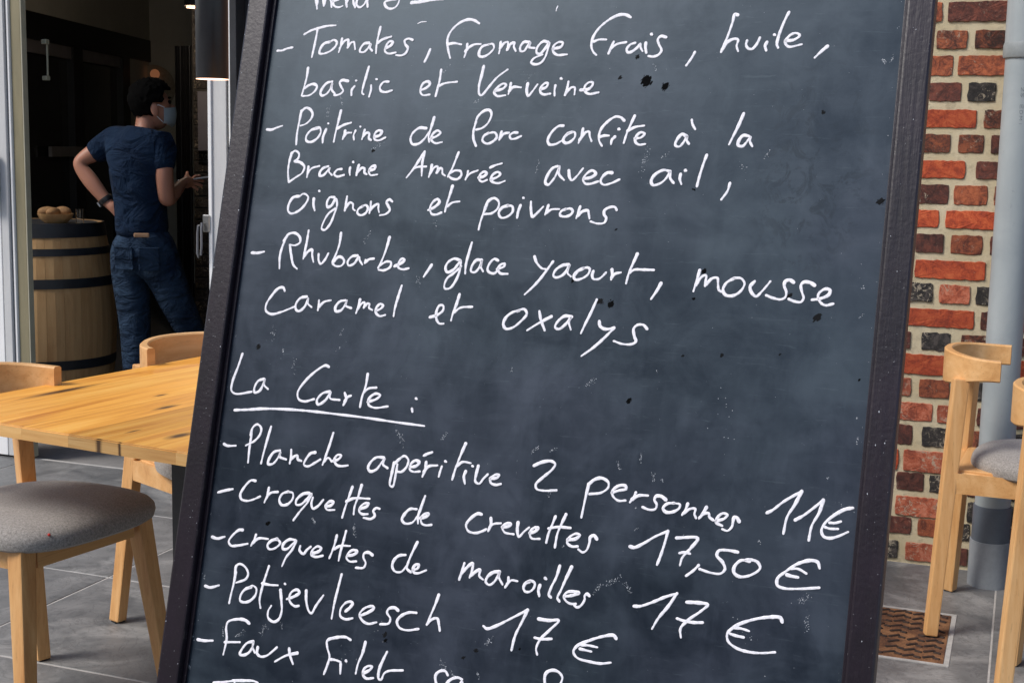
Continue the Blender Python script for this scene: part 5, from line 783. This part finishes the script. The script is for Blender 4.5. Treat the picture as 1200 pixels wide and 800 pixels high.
# wet / worn dark marks and chalk dust on the slate
MSP = [m_simple('wet_slate_%d' % i, (c, c*1.1, c*1.25), (c*1.5, c*1.6, c*1.8), 200, r_, .3) for i, (c, r_) in enumerate(((.0015, 1.0), (.006, .8), (.022, .5)))]
for _m in MSP: _m.node_tree.nodes['Principled BSDF'].inputs['Specular IOR Level'].default_value = .12
groups = {0: bmesh.new(), 1: bmesh.new(), 2: bmesh.new()}
for k, (u, v, rx, ry, st) in enumerate(SPOTS):
    if st < .38: continue
    g = 0 if st > .7 else 1; bmx = groups[g]; ang = rnd.uniform(-.9, .9); n = int(14+24*st)
    for i in range(n):
        d = max(-.8, min(.8, rnd.gauss(0, .34))); e_ = max(-.8, min(.8, rnd.gauss(0, .34))); x, y = rx*d, ry*e_; sz = rnd.uniform(.16, .40)*min(rx, ry)*(1.2-min(1, (d*d+e_*e_)))
        if sz < .12: sz = .2
        cx_, cy_ = u+x*math.cos(ang)-y*math.sin(ang), v+x*math.sin(ang)+y*math.cos(ang); vs = []
        for q in range(7):
            a = 2*PI*q/7; r_ = sz*rnd.uniform(.55, 1.25)
            vs.append(bmx.verts.new(((cx_+r_*(1.7*math.cos(a)*.68-.55*math.sin(a)*.73))/1000, -.00005-.0000012*i, (cy_+r_*(1.7*math.cos(a)*.73+.55*math.sin(a)*.68))/1000)))
        bmx.faces.new(vs)
for g, bmx in groups.items():
    if len(bmx.faces): fin('dark_smudges', bmx, MSP[g], cb)['kind'] = 'stuff'
bm = bmesh.new()
MDU = m_simple('chalk_dust', (.30, .33, .36), (.60, .62, .66), 300, .9, .2)
def speck(u, v, r):
    n = 5; a0 = rnd.uniform(0, 6); e = rnd.uniform(.4, 1); an = rnd.uniform(0.6, 1.6); vs = []
    for i in range(n):
        a = a0+2*PI*i/n; x, y = r*math.cos(a), r*e*math.sin(a); vs.append(bm.verts.new(((u+x*math.cos(an)-y*math.sin(an)), -.00011, v+x*math.sin(an)+y*math.cos(an))))
    bm.faces.new(vs)
for u, v, r, n in DUST:
    d = rnd.uniform(.5, 2.3)
    for i in range(n*2):
        t = rnd.gauss(0, .5)*r/1000; s_ = rnd.gauss(0, .16)*r/1000
        speck(u/1000+t*math.cos(d)-s_*math.sin(d), v/1000+t*math.sin(d)+s_*math.cos(d), rnd.uniform(.00018, .0006))
for i in range(420): speck(rnd.uniform(UL1+.01, UR0-.01), rnd.uniform(-.5, .45), rnd.uniform(.00012, .00032))
for i in range(60): speck(rnd.choice((UL1+.008, UR0-.007))+rnd.gauss(0, .0015), rnd.uniform(-.5, .45), rnd.uniform(.0002, .0005))
for i in range(46):
    x_, y_ = rnd.choice(((UL0+.001+abs(rnd.gauss(0, .002)), -.01305), (UL1-.0025, -.01305), (rnd.uniform(UR0+.004, UR1-.004), -.01105), (rnd.uniform(UL0+.004, UL1-.004), -.01305))); z_ = rnd.uniform(-.5, .45); rr_ = rnd.uniform(.00025, .0009); a0 = rnd.uniform(0, 6)
    bm.faces.new([bm.verts.new((x_+rr_*rnd.uniform(.4, 1)*math.cos(a0+q*1.257), y_, z_+rr_*rnd.uniform(.6, 1.8)*math.sin(a0+q*1.257))) for q in range(5)])
fin('chalk_specks', bm, MDU, cb)['kind'] = 'stuff'

# ------------------------------------------------------------------ the man inside
def skin(name, V, edges, m, parent, sub=2, root=0):
    """V: list of (x,y,z,rx,ry)"""
    me = bpy.data.meshes.new(name); me.from_pydata([v[:3] for v in V], edges, []); me.update()
    o = bpy.data.objects.new(name, me); COL.objects.link(o)
    md = o.modifiers.new('skin', 'SKIN'); md.use_smooth_shade = True
    sk = me.skin_vertices[0].data if me.skin_vertices else None
    if sk is None:
        bmx = bmesh.new(); bmx.from_mesh(me); bmx.verts.layers.skin.verify(); bmx.to_mesh(me); bmx.free(); sk = me.skin_vertices[0].data
    for i, v in enumerate(V):
        sk[i].radius = (v[3], v[4] if len(v) > 4 else v[3]); sk[i].use_root = (i == root)
    ss = o.modifiers.new('sub', 'SUBSURF'); ss.levels = ss.render_levels = sub
    dg = bpy.context.evaluated_depsgraph_get(); ev = o.evaluated_get(dg); nm = bpy.data.meshes.new_from_object(ev)
    nm.name = name; bpy.data.objects.remove(o, do_unlink=True)
    nm.materials.clear(); return link(name, nm, m, parent, True)
pe = empty('person', (-1.74, 6.42, 0)); tag(pe, 'masked man in navy T-shirt and jeans standing back turned inside the doorway, hand on hip', 'person')
PO = Vector((-1.74, 6.42, 0))
def rel(L): return [(v[0]-PO.x, v[1]-PO.y, v[2], *v[3:]) for v in L]
FA = Vector((.42, .90, 0)).normalized()
body = [(-1.742, 6.42, .88, .095, .09),      # 0 pelvis
 (-1.752, 6.42, 1.02, .085, .085), (-1.757, 6.42, 1.20, .090, .090), (-1.755, 6.43, 1.345, .085, .080),   # 1 2 3
 (-1.737, 6.44, 1.405, .055, .055), (-1.722, 6.455, 1.45, .052, .055),   # 4 5 neck
 (-1.705, 6.46, 1.520, .078, .088), (-1.700, 6.465, 1.585, .070, .070),      # 6 7 head
 (-1.655, 6.48, 1.470, .035, .035),   # 8 jaw
 (-1.905, 6.50, 1.350, .052, .052), (-2.060, 6.47, 1.245, .040, .040), (-1.985, 6.455, 1.15, .040, .040), (-1.922, 6.45, 1.072, .027, .030), (-1.880, 6.44, 1.030, .030, .018),  # 9-13 left arm
 (-1.632, 6.37, 1.345, .052, .052), (-1.617, 6.33, 1.20, .043, .043), (-1.613, 6.35, 1.075, .040, .040), (-1.600, 6.46, 1.12, .034, .034), (-1.592, 6.56, 1.155, .026, .026), (-1.582, 6.63, 1.165, .030, .016), # 14-19 right arm
 (-1.812, 6.45, .80, .090, .092), (-1.80, 6.46, .50, .060, .062), (-1.795, 6.45, .30, .055, .055), (-1.79, 6.46, .09, .038, .040),   # 20-23 left leg
 (-1.672, 6.40, .80, .090, .092), (-1.575, 6.48, .53, .062, .062), (-1.50, 6.60, .32, .055, .055), (-1.42, 6.72, .09, .038, .040)]    # 24-27 right leg
ed = [(0, 1), (1, 2), (2, 3), (3, 4), (4, 5), (5, 6), (6, 7), (6, 8), (3, 9), (9, 10), (10, 11), (11, 12), (12, 13), (3, 14), (14, 15), (15, 16), (16, 17), (17, 18), (18, 19), (0, 20), (20, 21), (21, 22), (22, 23), (0, 24), (24, 25), (25, 26), (26, 27)]
for base, dirs in ((13, [(.030, .004, -.010), (.034, .0, -.020), (.032, -.004, -.030), (.026, -.008, -.038), (.010, -.012, .030)]), (19, [(.030, .030, .014), (.036, .026, .004), (.036, .022, -.006), (.030, .018, -.016), (-.008, .026, .030)])):
    b = body[base]
    for k, d in enumerate(dirs):
        i = len(body); l = (1, 1.1, 1.02, .85, .8)[k]
        spread = Vector((-d[1], d[0], 0))*(0)+Vector((0, 0, (1.5-k)*.007 if k < 4 else .012))
        p1 = Vector(b[:3])+Vector(d)*.9*l+spread; p2 = p1+Vector(d)*.8*l+Vector((.002, .006, -.008))
        body += [(*p1, .0088, .0088), (*p2, .0078, .0078)]; ed += [(base, i), (i, i+1)]
skin('body', rel(body), ed, MSKIN, pe)
# T-shirt with two short sleeves
sh = [(-1.748, 6.42, .885, .135, .135), (-1.748, 6.42, .965, .132, .132), (-1.754, 6.42, 1.07, .128, .128), (-1.758, 6.42, 1.20, .146, .138), (-1.758, 6.43, 1.33, .142, .125), (-1.742, 6.437, 1.41, .100, .080),
      (-1.895, 6.495, 1.360, .068, .068), (-2.005, 6.485, 1.275, .064, .062), (-1.640, 6.368, 1.355, .064, .066), (-1.619, 6.335, 1.205, .060, .058)]
skin('t_shirt', rel(sh), [(0, 1), (1, 2), (2, 3), (3, 4), (4, 5), (4, 6), (6, 7), (4, 8), (8, 9)], MSHIRT, pe)
jn = [(-1.742, 6.42, .885, .125, .125), (-1.745, 6.42, .985, .118, .118), (-1.818, 6.45, .79, .100, .108), (-1.80, 6.46, .50, .078, .078), (-1.795, 6.45, .28, .068, .068), (-1.79, 6.46, .09, .062, .064),
      (-1.668, 6.40, .79, .102, .108), (-1.575, 6.48, .53, .080, .078), (-1.50, 6.60, .31, .068, .068), (-1.425, 6.72, .10, .062, .064)]
je = skin('jeans', rel(jn), [(0, 1), (0, 2), (2, 3), (3, 4), (4, 5), (0, 6), (6, 7), (7, 8), (8, 9)], MJEAN, pe)
for px_, py_, ang_ in ((-1.682, 6.285, 16), (-1.808, 6.318, -12)):
    bm = bmesh.new(); Mp = Matrix.Translation((px_-PO.x, py_-PO.y, .815)) @ Matrix.Rotation(R(ang_), 4, 'Z') @ Matrix.Rotation(R(6), 4, 'X'); box(bm, -.046, .046, -.003, .006, -.055, .055, .003, 1, Mp); fin('back_pocket', bm, MJEAN, je)
bm = bmesh.new(); Mp = Matrix.Translation((-1.715-PO.x, 6.288-PO.y, .925)) @ Matrix.Rotation(R(10), 4, 'Z'); box(bm, -.035, .035, -.006, .004, -.010, .010, .004, 1, Mp); fin('leather_patch', bm, m_simple('tan_leather', (.40, .22, .12), (.5, .3, .18), 20, .7), je)
for (x, y) in ((-1.79, 6.46), (-1.42, 6.72)):
    s = [(x-FA.x*.06, y-FA.y*.06, .045, .040, .042), (x+FA.x*.05, y+FA.y*.05, .045, .042, .038), (x+FA.x*.15, y+FA.y*.15, .032, .040, .026), (x, y, .09, .042, .042)]
    skin('shoe', rel(s), [(0, 1), (1, 2), (0, 3)], MSHOE, pe, 2)
# hair: a jagged cap over the skull
hd = Vector((-1.712-PO.x, 6.455-PO.y, 1.548))
bm = bmesh.new(); bmesh.ops.create_icosphere(bm, subdivisions=4, radius=1)
fd = Vector((.93, .36, 0)).normalized(); rr2 = random.Random(5)
for v in bm.verts:
    n = v.co.normalized(); f = n.dot(fd)
    r = Vector((.102, .102, .108)); kx = 1-.30*max(0, -n.z)**1.3; p = Vector((n.x*r.x*kx, n.y*r.y*kx, n.z*(.088 if n.z > 0 else .125)))
    p += n*(.004*math.sin(n.x*17+n.y*9)*math.cos(n.z*15)+rr2.uniform(-.004, .004))
    if n.z > .3: p.z += .012
    p += fd*(.010*max(0, n.z))
    v.co = p + hd
kill = [v for v in bm.verts if ((v.co-hd).dot(fd) > .058 and v.co.z < hd.z+.035) or v.co.z < hd.z-.088 or ((v.co-hd).dot(fd) > .006 and v.co.z < hd.z-.022)]
bmesh.ops.delete(bm, geom=kill, context='VERTS'); bmesh.ops.solidify(bm, geom=bm.faces[:], thickness=.012); fin('hair', bm, MHAIR, pe, True)
# ears, nose
rt = Vector((fd.y, -fd.x, 0))
def ell(name, c, sc, m, rot=None, parent=pe):
    bm = bmesh.new(); Mx = Matrix.Translation(c) @ (rot or Matrix()) @ Matrix.Diagonal((*sc, 1)); bmesh.ops.create_uvsphere(bm, u_segments=18, v_segments=12, radius=1, matrix=Mx); return fin(name, bm, m, parent, True)
rotf = Matrix.Rotation(math.atan2(fd.y, fd.x), 4, 'Z')
for s in (1, -1): ell('ear', hd+rt*.088*s+fd*.012+Vector((0, 0, -.048)), (.018, .009, .033), MSKIN, rotf @ Matrix.Rotation(R(-12), 4, 'Y'))
ell('face', hd+fd*.035+Vector((0, 0, -.045)), (.062, .070, .095), MSKIN, rotf)
ell('nose', hd+fd*.100+Vector((0, 0, -.045)), (.018, .014, .024), MSKIN, rotf)
for s in (1, -1):
    ell('eye', hd+fd*.086+rt*.030*s+Vector((0, 0, -.012)), (.010, .013, .010), MHAIR, rotf)
    ell('eyebrow', hd+fd*.088+rt*.032*s+Vector((0, 0, .008)), (.008, .020, .005), MHAIR, rotf)
# surgical mask with ear loop
bm = bmesh.new(); n, k = 14, 8; g = []
for i in range(n+1):
    a = R(-72+144*i/n); row = []
    for j in range(k+1):
        b = -.062+.098*j/k; rr_ = .082+.016*math.cos(a)*math.cos(b*22)-(.012 if j == 0 else 0)
        p = hd+fd*(.030+rr_*math.cos(a)*.95)+rt*(.078*math.sin(a))+Vector((0, 0, -.066+b*(1-.3*abs(math.sin(a))))); row.append(bm.verts.new(p))
    g.append(row)
for A, B_ in zip(g, g[1:]):
    for j in range(k): bm.faces.new((A[j], A[j+1], B_[j+1], B_[j]))
bmesh.ops.solidify(bm, geom=bm.faces[:], thickness=.002); mk = fin('face_mask', bm, MMASK, pe, True)
bm = bmesh.new()
for s in (1, -1):
    ear = hd+rt*.092*s+fd*.006+Vector((0, 0, -.035))
    tube(bm, [hd+fd*.058+rt*.080*s+Vector((0, 0, -.038)), hd+fd*.03+rt*.088*s+Vector((0, 0, -.028)), ear, hd+fd*.004+rt*.090*s+Vector((0, 0, -.062)), hd+fd*.05+rt*.078*s+Vector((0, 0, -.105))], .0022, 6)
fin('ear_loop', bm, m_simple('white_elastic', (.75, .75, .76), (.82, .82, .83)), mk, True)
# watch on the left wrist, phone in the right hand
bm = bmesh.new(); wr = Vector((-1.925-PO.x, 6.45-PO.y, 1.076)); dr_ = Vector((.60, 0, -.80)).to_track_quat('Z', 'Y').to_matrix().to_4x4()
lathe(bm, [(.033, -.012), (.035, -.006), (.035, .006), (.033, .012)], 24, Matrix.Translation(wr) @ dr_); fin('watch_strap', bm, MBLACK, pe, True)
bm = bmesh.new(); box(bm, -.013, .013, -.041, -.034, -.013, .013, .003, 2, Matrix.Translation(wr) @ dr_); fin('watch_case', bm, MSTEEL, pe)
ph = empty('smartphone', (-1.560, 6.67, 1.178), R(25)); tag(ph, "thin pale phone in the right hand of the man in the navy T-shirt", 'phone')
bm = bmesh.new(); box(bm, -.072, .072, -.035, .035, -.004, .004, .0035, 2, Matrix.Rotation(R(-9), 4, 'Y')); fin('case', bm, m_simple('pale_grey_case', (.45, .46, .48), (.55, .56, .58)), ph)
bm = bmesh.new(); box(bm, -.067, .067, -.031, .031, .0042, .0048, .0, 1, Matrix.Rotation(R(-9), 4, 'Y')); fin('screen', bm, MGLASS, ph)
